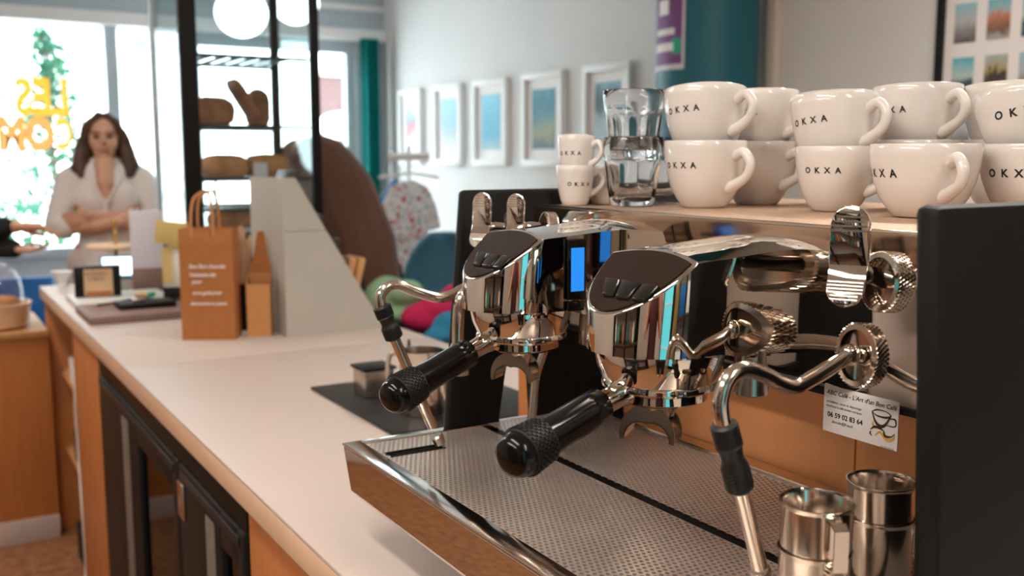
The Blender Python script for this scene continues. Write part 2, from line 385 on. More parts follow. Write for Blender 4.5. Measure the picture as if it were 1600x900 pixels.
linear_lamp(1.75, .9, 1.3, 2.5, 12, 'long warm ceiling lamp above the customer side near the dark framed poster')
linear_lamp(-1.05, .5, 1.5, 2.25, 13, 'long warm ceiling lamp in front of the back shelving')
def globe(x, y, z, r, label):
    t = thing('pendant_lamp', label, 'lamp', (x, y, z), 'white globe pendants')
    build('globe', MB().ball((x, y, z), (r, r, r*.92), 28), M['globe'], t)
    build('cord', MB().tube([(x, y, z + r*.9), (x, y, ZC)], .004, 6), M['white'], t)
    build('canopy', MB().lathe([(0, 0), (.05, 0), (.05, .02), (0, .02)], 20, (x, y, ZC-.02)), M['white'], t)
globe(1.50, 5.1, 2.075, .13, 'white paper globe pendant lamp seen above the slatted case shelf')
globe(1.94, 5.55, 2.215, .13, 'second white globe pendant lamp, seen beside the right post of the glass case')

# ------------------------------------------------------------------ wall pictures
prints = [
 print_mat('print a', [(.0, '#f0efec'), (.3, '#e9c9cc'), (.5, '#d98f95'), (.62, '#8fb2d3'), (.8, '#cfe4ec'), (1, '#f0efec')], 'Z', 4, .7),
 print_mat('print b', [(.0, '#e7e6e4'), (.3, '#b9c6cc'), (.5, '#9fc6d6'), (1, '#a9dbe6')], 'Z', 6, .3),
 print_mat('print c', [(.0, '#a8c6cc'), (.25, '#66b1cc'), (.6, '#6fbdd8'), (1, '#8ccde0')], 'Z', 6, .3),
 print_mat('print d', [(.0, '#52707c'), (.3, '#9a9a74'), (.5, '#5e8c92'), (.75, '#3f7f92'), (1, '#5a9aa8')], 'Z', 5, .5),
 print_mat('print e', [(.0, '#b9c9cf'), (.45, '#a8bcc4'), (.6, '#5c6f74'), (.8, '#53686c'), (1, '#7fb1c0')], 'Z', 6, .4)]
pics = [(6.22, 5.89, 'first white framed art print from the window, with a pink and blue streak'),
        (5.70, 5.337, 'second white framed art print from the window, pale blue over grey'),
        (5.19, 4.808, 'middle white framed art print of five, plain sky blue'),
        (4.64, 4.253, 'fourth white framed art print from the window, dark teal with ochre'),
        (4.072, 3.702, 'white framed art print nearest the blue column, grey and dark green')]
for i, (ya, yb, lb) in enumerate(pics):
    z0, z1, f = 1.31, 1.797, .032
    t = thing('framed_print', lb, 'picture', (X1, (ya+yb)/2, z0), 'white framed prints on the wall')
    mb = MB().box(X1-.035, X1, yb, ya, z0, z0+f, .002).box(X1-.035, X1, yb, ya, z1-f, z1, .002).box(X1-.035, X1, yb, yb+f, z0+f, z1-f).box(X1-.035, X1, ya-f, ya, z0+f, z1-f)
    build('frame', mb, M['white'], t)
    build('mount', MB().box(X1-.012, X1-.006, yb+f, ya-f, z0+f, z1-f), M['paper'], t)
    build('print', MB().box(X1-.015, X1-.0125, yb+.085, ya-.085, z0+.09, z1-.085), prints[i], t)
t = thing('photo_poster', 'black framed poster with a grid of small travel photographs on the right wall', 'picture', (X1, 1.6, 1.1))
ya, yb, z0, z1 = 2.105, 1.15, 1.05, 2.2
mb = MB().box(X1-.03, X1, ya-.022, ya, z0, z1).box(X1-.03, X1, yb, yb+.022, z0, z1).box(X1-.03, X1, yb, ya, z0-.022, z0).box(X1-.03, X1, yb, ya, z1, z1+.022)
build('frame', mb, M['black'], t); build('sheet', MB().box(X1-.012, X1-.004, yb+.02, ya-.02, z0, z1), M['paper'], t)
ph = [print_mat('photo a', [(0, '#5d5450'), (.3, '#8d8a88'), (.55, '#b9bcbc'), (1, '#8fc3cc')], 'Z', 7, .4),
      print_mat('photo b', [(0, '#b7b4ae'), (.25, '#7a5a48'), (.6, '#c8876a'), (.75, '#98bcc0'), (1, '#6fb9c4')], 'Z', 5, .5),
      print_mat('photo c', [(0, '#2e4a58'), (.2, '#53707a'), (.35, '#1f3c4c'), (.5, '#b8ccc8'), (1, '#55b4c2')], 'Z', 4, .25),
      print_mat('photo d', [(0, '#8d9398'), (.3, '#4d4540'), (.5, '#3a3430'), (.65, '#a8985a'), (1, '#a9bcc0')], 'Z', 5, .8)]
for r_, zt in enumerate((2.005, 1.838, 1.671, 1.504, 1.337)):
    for c_ in range(7):
        yy = 2.049 - c_*.113
        build('photograph', MB().box(X1-.0145, X1-.0122, yy-.075, yy, zt-.121, zt), ph[(c_ + 2*r_ + (r_ == 2)*0 + 2) % 4], t)

# ------------------------------------------------------------------ column, its poster, curtain
CX_, CY_, CR_ = 2.69, 2.98, .195
col = one('column', MB().lathe([(0, 0), (CR_, 0), (CR_, ZC), (0, ZC)], 64, (CX_, CY_, 0)), M['column'], 'round petrol blue column standing by the right wall', 'column', loc=(CX_, CY_, 0))
base_a = math.atan2(-CY_, -CX_)          # towards the bar
def cyl_patch(r, a0, a1, z0, z1, n=14):
    mb = MB(); rows = []
    for i in range(n+1):
        a = a0 + (a1-a0)*i/n; rows.append([(CX_ + q*math.cos(a), CY_ + q*math.sin(a), z) for q, z in ((r, z0), (r, z1), (r-.001, z1), (r-.001, z0))])
    vs = mb.grid(rows, True); mb.bm.faces.new(vs[0]); mb.bm.faces.new(vs[-1]); return mb
pa0, pa1 = base_a - R(84), base_a - R(25.5)
pst = thing('column_poster', 'purple poster with white panels wrapped round the blue column', 'poster', (CX_, CY_, 1.68))
build('sheet', cyl_patch(CR_+.002, pa0, pa1, 1.685, 2.3), M['lav'], pst)
build('purple_print', cyl_patch(CR_+.003, pa0 + R(2), pa1 - R(3), 1.705, 2.02), M['purple'], pst)
for (a, b, z0, z1) in ((12, 22, 1.90, 1.945), (11, 26, 1.95-.075, 1.955-.012), (14, 22, 1.975, 2.0), (8, 40, 1.80, 1.822), (8, 42, 1.752, 1.778)):
    pass
for (f0, f1, z0, z1) in ((.30, .62, 1.89, 1.945), (.42, .60, 1.955, 1.99), (.20, .78, 1.815, 1.838), (.16, .76, 1.755, 1.785)):
    build('white_panel', cyl_patch(CR_+.004, pa0 + (pa1-pa0)*f0, pa0 + (pa1-pa0)*f1, z0, z1), M['paper'], pst)
build('green_panel', cyl_patch(CR_+.0038, pa0 + (pa1-pa0)*.72, pa1 - R(4), 1.742, 1.80), M['green'], pst)
build('upper_print', cyl_patch(CR_+.003, pa0 + R(2), pa1 - R(3), 2.035, 2.28), M['blue'], pst)
rows = []
for i in range(61):
    u = i/60; x = 2.69 + .125*u; y = 6.40 + .035*math.sin(u*PI*7)
    rows.append([(x, y, .03), (x + .004*math.sin(u*30), y, .8), (x, y, 1.6), (x, y, 2.15)])
mb = MB(); mb.grid(rows)
cu = thing('curtain', 'narrow teal curtain hanging beside the shop door', 'curtain', (2.75, 6.4, 0))
build('cloth', mb, M['teal'], cu, solid=.004); build('rod', MB().tube([(2.60, 6.41, 2.16), (2.86, 6.41, 2.16)], .010, 10).tube([(2.82, 6.41, 2.16), (2.82, 6.5, 2.16)], .007, 8), M['white'], cu)

# ------------------------------------------------------------------ bar counter and fridge
ct = thing('bar_counter', 'long bar counter with white laminate top and orange wood front', 'counter', (.75, 1.8, 0))
build('worktop', MB().box(.384, 1.125, -.5, 2.275, .894, .90, .001), M['counter'], ct, label='near white laminate worktop')
build('worktop', MB().box(.384, 1.125, 2.277, 3.905, .894, .90, .001), M['counter'], ct, label='far white laminate worktop')
build('core', MB().box(.41, 1.12, -.5, 3.88, .862, .8937), M['orange2'], ct)
build('edge_strip', MB().box(.384, .41, -.5, 3.905, .858, .8937, .001), M['edge'], ct, label='beige front edge')
build('edge_strip', MB().box(.41, 1.12, 3.88, 3.905, .858, .8937, .001), M['edge'], ct)
build('front_panel', MB().box(.402, .422, -.5, 1.418, .05, .858, .001), M['orange'], ct)
build('front_panel', MB().box(.396, .44, 2.747, 3.20, .0, .858, .001), M['orange'], ct)
build('side_panel', MB().box(.396, 1.10, 3.86, 3.895, 0, .858, .001), M['orange'], ct)
build('back_panel', MB().box(1.085, 1.105, -.5, 3.86, 0, .858, .001), M['orange'], ct)
build('shelf_back', MB().box(.60, .62, 3.2, 3.86, 0, .858), M['orange'], ct)
for z in (.30, .58): build('shelf_board', MB().box(.43, .60, 3.2, 3.86, z, z+.018, .001), M['orange2'], ct)
build('plinth', MB().box(.45, 1.06, -.5, 1.42, 0, .05), M['black'], ct)

fr = thing('back_bar_fridge', 'low black fridge with glass doors built in under the counter', 'fridge', (.67, 2.08, 0))
fb = MB().box(.42, 1.0, 1.425, 1.45, 0, .855).box(.42, 1.0, 2.715, 2.74, 0, .855).box(.42, 1.0, 1.45, 2.715, .82, .855).box(.42, 1.0, 1.45, 2.715, 0, .1).box(.975, 1.0, 1.45, 2.715, .1, .82).box(.42, .95, 1.85, 1.875, .1, .82)
build('cabinet', fb, M['black'], fr)
build('top_rail', MB().box(.400, .42, 1.425, 2.74, .80, .857, .004), M['black'], fr)
for ya, yb, fa, fb_, sa, sb in ((1.43, 1.85, .035, .29, 1.60, 1.655), (1.86, 2.735, .04, .50, 2.345, 2.42)):
    mb = MB().box(.396, .418, ya, ya+fa, .11, .798, .003).box(.396, .418, yb-fb_, yb, .11, .798, .003).box(.396, .418, ya+fa, yb-fb_, .735, .798, .003).box(.396, .418, ya+fa, yb-fb_, .11, .19, .003)
    d = build('door', mb, M['black'], fr)
    build('pane', MB().box(.405, .409, ya+fa, yb-fb_, .19, .735), M['fridge_pane'], d)
    build('handle', MB().box(.393, .397, ya+.02, yb-.02, .772, .788, .001), M['rubber'], d)
    build('seal', MB().box(.3945, .397, sa, sb, .15, .76, .001), M['seal'], d, label='grey door seal')
build('lock_plate', MB().box(.391, .396, 1.80, 1.845, .70, .768, .002), M['steel'], fr, label='small steel lock plate')
build('shelf', MB().box(.45, .95, 1.45, 1.85, .42, .43).box(.45, .95, 1.875, 2.715, .42, .43), M['steel'], fr)
for i, (x, y, h) in enumerate(((.55, 1.55, 'green'), (.56, 1.66, 'maroon'), (.55, 1.77, 'blue'), (.55, 1.96, 'orange2'), (.56, 2.10, 'blue'), (.55, 2.24, 'paper'))):
    b = thing('bottle', ('slim green bottle nearest us in the under-counter fridge', 'slim maroon bottle in the under-counter fridge', 'slim blue bottle behind the near fridge door', 'slim orange bottle in the under-counter fridge', 'slim blue bottle behind the far fridge door', 'slim white bottle in the under-counter fridge')[i], 'bottle', (x, y, .43), 'bottles in the fridge')
    build('body', MB().lathe([(0, 0), (.032, 0), (.034, .01), (.034, .14), (.014, .2), (.014, .235), (0, .235)], 18), M[h], b, local=True)
    build('cap', MB().lathe([(.0, .235), (.016, .235), (.016, .255), (0, .255)], 14), M['black'], b, local=True)

# ------------------------------------------------------------------ espresso machine
em = thing('espresso_machine', 'two group chrome espresso machine with black side panels on the counter', 'espresso machine', (.75, .75, .90))
ZT = 1.02                                            # drip tray level
# drip tray: tapered shell, chrome nose, two perforated plates
build('tray_shell', MB().hexa([(.470, .45, .956), (.79, .45, .956), (.79, 1.065, .956), (.470, 1.065, .956)], [(.437, .40, 1.008), (.79, .40, 1.008), (.79, 1.09, 1.008), (.437, 1.09, 1.008)], .002), M['black'], em)
NP = [(.424, 1.018), (.446, 1.018), (.474, .957), (.446, .957), (.431, .961), (.4255, .969)]
build('tray_nose', MB().hexa([(x, .385 + .3*(1.018-z), z) for x, z in NP], [(x, 1.087 - .35*(1.018-z), z) for x, z in NP], .0006), M['chrome'], em, ang=12, label='polished sloping tray front')
fm = MB().box(.424, .447, .385, 1.092, 1.0185, 1.0215, .001).box(.447, .61, 1.075, 1.092, 1.0185, 1.0215, .001).box(.447, .61, .385, .40, 1.0185, 1.0215, .001).box(.768, .792, .385, 1.092, 1.012, 1.026, .002).box(.61, .768, 1.080, 1.092, 1.012, 1.0205, .001)
build('tray_frame', fm, M['tray_rim'], em)
def grid_plate(x0, x1, y0, y1, z, pitch, slot=None):
    """sheet with staggered round holes, each cell two quads deep"""
    mb = MB(); bm = mb.bm; nx = int((x1-x0)/pitch); ny = int((y1-y0)/(pitch*1.0)); px = (x1-x0)/nx; py = (y1-y0)/ny
    ang = [PI/4 + k*PI/4 for k in range(8)]; r = pitch*.345
    verts, faces = [], []
    for j in range(ny):
        off = .5*px if j % 2 else 0
        n = nx - (1 if j % 2 else 0)
        ya, yb = y0 + j*py, y0 + (j+1)*py
        if j % 2:
            for xa, xb in ((x0, x0+off), (x1-off, x1)):
                b = len(verts); verts += [(xa, ya, z), (xb, ya, z), (xb, yb, z), (xa, yb, z)]; faces.append((b, b+1, b+2, b+3))
        for i in range(n):
            xa = x0 + off + i*px; xb = xa + px; cx, cy = (xa+xb)/2, (ya+yb)/2
            if slot and slot[0] < cx < slot[1] and slot[2] < cy < slot[3]: continue
            b = len(verts)
            verts += [(xb, yb, z), (cx, yb, z), (xa, yb, z), (xa, cy, z), (xa, ya, z), (cx, ya, z), (xb, ya, z), (xb, cy, z)]
            verts += [(cx + r*math.cos(a), cy + r*math.sin(a), z) for a in ang]
            verts += [(cx + r*math.cos(a), cy + r*math.sin(a), z-.0016) for a in ang]
            for k in range(8):
                k2 = (k+1) % 8
                faces.append((b+k, b+k2, b+8+k2, b+8+k)); faces.append((b+8+k, b+8+k2, b+16+k2, b+16+k))
    me = bpy.data.meshes.new('g'); me.from_pydata(verts, [], faces); bm.from_mesh(me); bpy.data.meshes.remove(me)
    return mb
slot = (.452, .522, 1.012, 1.030)
build('drip_grid', grid_plate(.447, .605, .40, 1.075, 1.0205, .0060, slot), M['grid'], em, ang=30, label='front perforated steel drip grid')
build('drip_grid', grid_plate(.618, .768, .40, 1.080, 1.0205, .0060), M['grid'], em, ang=30, label='rear perforated steel drip grid')
build('slot_edge', MB().tube([(.452, 1.021, 1.0205)] + [(.452 + .07*k/8, 1.021 + .0, 1.0195) for k in range(1, 9)], .002, 6).box(.452, .522, 1.011, 1.0135, 1.018, 1.0212).box(.452, .522, 1.0285, 1.031, 1.018, 1.0212), M['black'], em)
for x, y in ((.52, .5), (.52, 1.03), (.98, .5), (.98, 1.03)):
    build('foot', MB().lathe([(0, .9), (.019, .9), (.022, .91), (.016, .93), (.016, .957), (0, .957)], 20, (x, y, 0)), M['rubber'], em)
build('base_plate', MB().box(.79, 1.05, .45, 1.06, .957, .975, .002), M['black'], em)
# side panels: a head with a front leg and a rear leg
def side_panel(y0, y1, xt, xb, ztop, xback):
    poly = [(xt, ztop), (xback, ztop), (xback, .93), (.692, .93), (.690, 1.13), (xb+.090, 1.13), (xb+.080, .99), (xb+.002, .99)]
    return MB().prism(poly, 'Y', y0, y1, .006)
build('side_panel', side_panel(1.083, 1.10, .586, .557, 1.319, 1.13), M['black'], em, label='far black side panel')
build('side_panel', MB().prism([(.559, 1.329), (1.13, 1.329), (1.13, .93), (.60, .93), (.586, 1.0)], 'Y', .40, .42, .006), M['black'], em, label='near black side panel')
# body, fascia, cup tray
build("body", MB().box(.694, 1.12, .421, 1.082, 1.152, 1.275, .003), M['bodygrey'], em)
build('body_lip', MB().box(.688, .695, .421, 1.082, 1.149, 1.155, .001), M['black'], em)
fas = [(.692 + .013*(1 - math.cos(t*PI/12)) - .004, 1.297 - .036*math.sin(t*PI/12)) for t in range(7)]
build('fascia', MB().prism([(.715, 1.297)] + fas + [(.725, 1.255), (.74, 1.262)], 'Y', .4215, 1.0825), M['warm_chrome'], em, ang=50, label='curved polished front strip below the cup tray')
build('cup_tray', MB().box(.692, 1.125, .4215, 1.0825, 1.2915, 1.298, .0012), M['cup_tray'], em)
build('tray_rail', MB().box(.690, .694, .4215, 1.0825, 1.296, 1.3005, .001), M['chrome2'], em)
# backsplash under the body
bs = thing('counter_backsplash', 'orange wooden backsplash boards standing behind the espresso machine tray', 'panel', (.80, .75, .975))
for ya, yb in ((.43, .650), (.652, .838), (.840, 1.03)):
    build('board', MB().box(.797, .812, ya, yb, .9765, 1.148, .0012), M['orange_board'], bs)

AL = R(38)
def group_head(xc, yc, screen):
    us = [-.062*math.cos(t*PI/2/12) for t in range(13)] + [.010, .02, .03, .04, .052, .064, .076, .088, .10, .110, .120, .130, .140, .150, .158]
    def hw(u):
        if u <= 0: return .0555*math.sqrt(max(0, 1 - (u/.062)**2))
        w = .0555 + .0015*min(u/.03, 1)
        if u > .03: w += .034*((u-.03)/.128)**3
        return w
    def top(u, v): return 1.283 + .008*max(0, min((u+.0)/.10, 1)) - .006*(v/.056)**2
    mb = MB(); bm = mb.bm; m = 12; zb = 1.201
    tops, bots = [], []
    for u in us:
        w = hw(u); row = [(xc+u, yc - w + 2*w*k/m, 0) for k in range(m+1)] if w > 1e-4 else [(xc+u, yc, 0)]
        tops.append([bm.verts.new((x, y, top(u, y-yc))) for x, y, _ in row]); bots.append([bm.verts.new((x, y, zb - .040*min(1, max(0, (u-.02)/.125))**1.3)) for x, y, _ in row])
    for T, sgn in ((tops, 1), (bots, -1)):
        for a, b in zip(T, T[1:]):
            if len(a) == 1:
                for k in range(m): bm.faces.new((a[0], b[k], b[k+1]))
            else:
                for k in range(m): bm.faces.new((a[k], b[k], b[k+1], a[k+1]))
    for i in range(len(us)-1):
        for k in (0, -1):
            a, b, c, d = tops[i][k], tops[i+1][k], bots[i+1][k], bots[i][k]
            bm.faces.new((a, b, c, d))
    for k in range(m): bm.faces.new((tops[-1][k], tops[-1][k+1], bots[-1][k+1], bots[-1][k]))
    bmesh.ops.recalc_face_normals(bm, faces=bm.faces)
    p0 = Vector((xc-.062, yc, 1.234)); n = Vector((-math.sin(AL), 0, math.cos(AL)))
    r = bmesh.ops.bisect_plane(bm, geom=bm.verts[:] + bm.edges[:] + bm.faces[:], plane_co=p0, plane_no=n, clear_outer=True)
    cut = [e for e in r['geom_cut'] if isinstance(e, bmesh.types.BMEdge)]
    f = bmesh.ops.edgeloop_fill(bm, edges=cut)['faces'][0]
    loop = [v.co.copy() for v in f.verts]
    bmesh.ops.bevel(bm, geom=list(f.edges), offset=.0022, segments=3, affect='EDGES', profile=.5)
    g = build('group_head', mb, M['chrome'], em, ang=34)
    e1 = Vector((0, -1, 0)); e2 = Vector((math.cos(AL), 0, math.sin(AL)))
    cen = sum(loop, Vector())/len(loop)
    q = [(v-p0).dot(e1) for v in loop]; s_ = [(v-p0).dot(e2) for v in loop]; smid = (min(s_)+max(s_))/2
    cc = p0 + e2*smid
    mbd = MB(); ins = [cc + (v-cc)*.925 for v in loop]
    mbd.hexa([v + n*.0002 for v in ins], [v + n*.0011 for v in ins]); build('display', mbd, M['glassblack'], g, ang=30, label='black glass control panel')
    for quad in (((-.0276,.0373),(-.0073,.0381),(.0043,.0179),(-.0105,.0168)), ((-.0051,.0384),(.0206,.0379),(.0225,.0182),(.0071,.0169)), ((.0234,.0376),(.0438,.0387),(.0421,.0188),(.0266,.0182))):
        P = [p0 + e1*(a-.001) + e2*b for a, b in quad]; c0 = sum(P, Vector())/4
        mbb = MB().hexa([v + n*.001 for v in P], [c0 + (v-c0)*.86 + n*.0042 for v in P], .0012)
        build('button', mbb, M['button'], g, ang=30)
    # lower bell and locking ring
    build('bell', MB().lathe([(0, 1.203), (.0555, 1.203), (.0558, 1.199), (.0535, 1.186), (.0485, 1.174), (.0495, 1.1715), (.0495, 1.1685), (.044, 1.1655), (.036, 1.163), (0, 1.163)], 64, (xc+.003, yc, 0)), M['chrome'], g, ang=30)
    build('nozzle', MB().lathe([(0, 1.2), (.0135, 1.2), (.0155, 1.162), (.012, 1.160), (0, 1.160)], 24, (xc+.065, yc-.045, 0)), M['steel'], g)
    if screen:  # reflection of a display in the chrome flank, built as glowing parts
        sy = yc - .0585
        sc = build('screen_reflection', MB().box(xc+0.0220, xc+0.0440, sy-.004, sy, 1.213, 1.2755, .001), M['blackgloss'], g, label='small black framed screen reflection built onto the chrome flank')
        build('reflected_image', MB().box(xc+0.0245, xc+0.0405, sy-.0048, sy-.0042, 1.222, 1.267), M['reflection_blue'], sc, label='glowing blue patch for the mirrored image')
        build('reflected_base', MB().box(xc+0.0220, xc+0.0420, sy-.004, sy, 1.201, 1.211, .001), M['blackgloss'], sc)
    return g
group_head(.535, .646, False)
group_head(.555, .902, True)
# front grips: portafilters
def portafilter(xc, yc, tip, label):
    t = thing('portafilter', label, 'portafilter', (xc, yc, 1.16), 'portafilters')
    a = Vector((xc-.047, yc-.006, 1.1655)); b = Vector(tip); d = (b-a); L = d.length; d.normalize()
    build('neck', MB().tube([a - d*.012, a, a + d*.026], [.013, .0105, .0095], 18), M['chrome'], t)
    build('basket_holder', MB().lathe([(0, 1.1645), (.041, 1.1645), (.041, 1.158), (.034, 1.1545), (.018, 1.152), (0, 1.152)], 40, (xc+.003, yc, 0)), M['chrome'], t)
    h0 = .022
    prof = [(0, h0), (.0125, h0), (.0148, h0+.002), (.0150, h0+.02), (.0148, L*.55), (.0158, L*.66), (.0172, L*.78), (.0178, L*.88), (.0172, L*.93), (.0145, L*.975), (.0095, L*.995), (0, L)]
    build('handle', MB().lathe(prof, 40, a, d), M['blackgloss'], t, ang=60)
    sl = MB(); sl.lathe([(.0164, L*.70), (.0176, L*.74), (.0186, L*.82), (.0189, L*.885), (.0180, L*.89), (.0160, L*.70)], 40, a, d)
    q = Vector((0,0,1)).rotation_difference(d).to_matrix()
    for i in range(9):
        f = .715 + .019*i; rr = .0172 + (.0190-.0172)*(f-.70)/.18
        for k in range(26):
            an = 2*PI*(k + .5*(i % 2))/26; rad = q @ Vector((math.cos(an), math.sin(an), 0)); tan = q @ Vector((-math.sin(an), math.cos(an), 0))
            Mx = Matrix((tan, d, rad)).transposed()
            sl.obox(a + d*(L*f) + rad*rr, (.0029, .0016, .0024), Mx)
    build('grip_sleeve', sl, M['rubber'], t, ang=30, label='studded rubber grip sleeve')
    # twin spout: two crescent cheeks joined by the saddle between them
    c = Vector((xc-.002, yc+.004, 1.1245)); sp = MB(); ax = Vector((.85, .52, 0)).normalized(); sd = Vector((-.52, .85, 0)).normalized()
    N = 20; ro, ri = .0265, .0205
    def pt(r, th, w, dz=0): return c + sd*(r*math.cos(th)) + Vector((0, 0, r*math.sin(th)*1.02 + dz)) + ax*w
    for w0, w1 in ((-.011, -.0092), (.0092, .011)):
        rows = []
        for i in range(N+1):
            th = R(-12) + R(204)*i/N; f = abs(i/N-.5)*2; o_, i_ = ro - .002*f, ri - .0075*(1-f)
            rows.append([pt(o_, th, w0), pt(o_, th, w1), pt(i_, th, w1, -.003*(1-f)), pt(i_, th, w0, -.003*(1-f))])
        vs = sp.grid(rows, True); sp.bm.faces.new(vs[0]); sp.bm.faces.new(vs[-1])
    rows = []
    for i in range(N+1):
        th = R(-12) + R(204)*i/N; f = abs(i/N-.5)*2; i_ = ri - .0075*(1-f)
        rows.append([pt(i_, th, -.011, -.003*(1-f)), pt(i_, th, .011, -.003*(1-f)), pt(i_+.0016, th, .011, -.003*(1-f)), pt(i_+.0016, th, -.011, -.003*(1-f))])
    vs = sp.grid(rows, True); sp.bm.faces.new(vs[0]); sp.bm.faces.new(vs[-1])
    build('spout', sp, M['chrome2'], t, ang=40)
    build('spout_stem', MB().lathe([(0, 1.153), (.014, 1.153), (.012, 1.146), (.010, 1.138), (0, 1.138)], 24, (xc+.002, yc, 0)), M['chrome2'], t)
    return t
portafilter(.535, .646, (.361, .604, 1.1395), 'chrome portafilter with black handle locked in the near group, in the foreground')
portafilter(.555, .902, (.380, .860, 1.1275), 'chrome portafilter with black handle locked in the far group')
# steam wands
def wand(path, grip, end, r=.0062):
    w = build('steam_wand', MB().tube(cr(path, 7), r, 18), M['chrome2'], em, ang=60)
    g0, g1 = Vector(grip[0]), Vector(grip[1]); d = g1-g0; L = d.length
    prof = [(0, 0), (r+.001, 0), (.0098, .002), (.0098, L*.30), (.0105, L*.32), (.0088, L*.38), (.0082, L*.52), (.0088, L*.56), (.0102, L*.62), (.0102, L*.95), (r+.001, L), (0, L)]
    gb = MB().lathe(prof, 28, g0, d.normalized()); q = Vector((0,0,1)).rotation_difference(d.normalized()).to_matrix()
    for (f0, f1, rr) in ((.04, .29, .0098), (.64, .93, .0102)):
        for i in range(6):
            for k in range(16):
                an = 2*PI*k/16; rad = q @ Vector((math.cos(an), math.sin(an), 0)); tan = q @ Vector((-math.sin(an), math.cos(an), 0)); dn = d.normalized()
                rt = Matrix.Rotation(R(35 if k % 2 else -35), 3, rad)
                gb.obox(g0 + d*(f0 + (f1-f0)*(i+.5)/6) + rad*rr, (.0036, .0009, .0010), rt @ Matrix((tan, dn, rad)).transposed())
    build('grip', gb, M['rubber'], w, ang=30, label='black rubber grip')
    e = Vector(end); d2 = (e - g1).normalized()
    build('tip', MB().tube([e - d2*.012, e - d2*.010, e, e + d2*.001], [r, r*1.25, r*1.1, r*.6], 16), M['steel'], w)
wand([(.622,.52,1.205), (.606,.52,1.199), (.585,.52,1.192), (.566,.52,1.1875), (.550,.52,1.192), (.533,.52,1.2005), (.511,.52,1.207), (.497,.52,1.201), (.491,.52,1.188), (.4915,.52,1.176), (.496,.52,1.162), (.515,.521,1.112), (.541,.524,1.043)],
     ((.4935,.52,1.1695), (.514,.521,1.1145)), (.543, .5242, 1.038))
wand([(.585,1.03,1.208), (.56,1.03,1.206), (.540,1.03,1.1985), (.522,1.03,1.197), (.494,1.03,1.206), (.474,1.03,1.2145), (.460,1.03,1.2145), (.4505,1.03,1.205), (.4505,1.03,1.194), (.454,1.03,1.181), (.471,1.028,1.142), (.510,1.022,1.045)],
     ((.4508,1.03,1.193), (.4665,1.029,1.153)), (.519, 1.0205, 1.024))
def knurl_ring(c, rad, wid, label=None, axis=(-.97, .22, .08), hub=True):
    ax = Vector(axis).normalized()
    mb = MB().lathe([(rad*.80, 0), (rad*.97, -.0008), (rad, -.002), (rad, -wid+.002), (rad*.97, -wid), (rad*.6, -wid), (0, -wid), (0, -wid*.7), (rad*.62, -wid*.6)], 48, c, ax, closed=False)
    q = Vector((0,0,1)).rotation_difference(ax).to_matrix(); c = Vector(c)
    for i in range(5):
        for k in range(44):
            an = 2*PI*(k + .5*(i % 2))/44; rr = q @ Vector((math.cos(an), math.sin(an), 0)); tn = q @ Vector((-math.sin(an), math.cos(an), 0))
            rt = Matrix.Rotation(R(45), 3, rr)
            mb.obox(c - ax*(wid*(.14 + .18*i)) + rr*rad, (.0019, .0019, .0012), rt @ Matrix((tn, ax, rr)).transposed())
    return mb
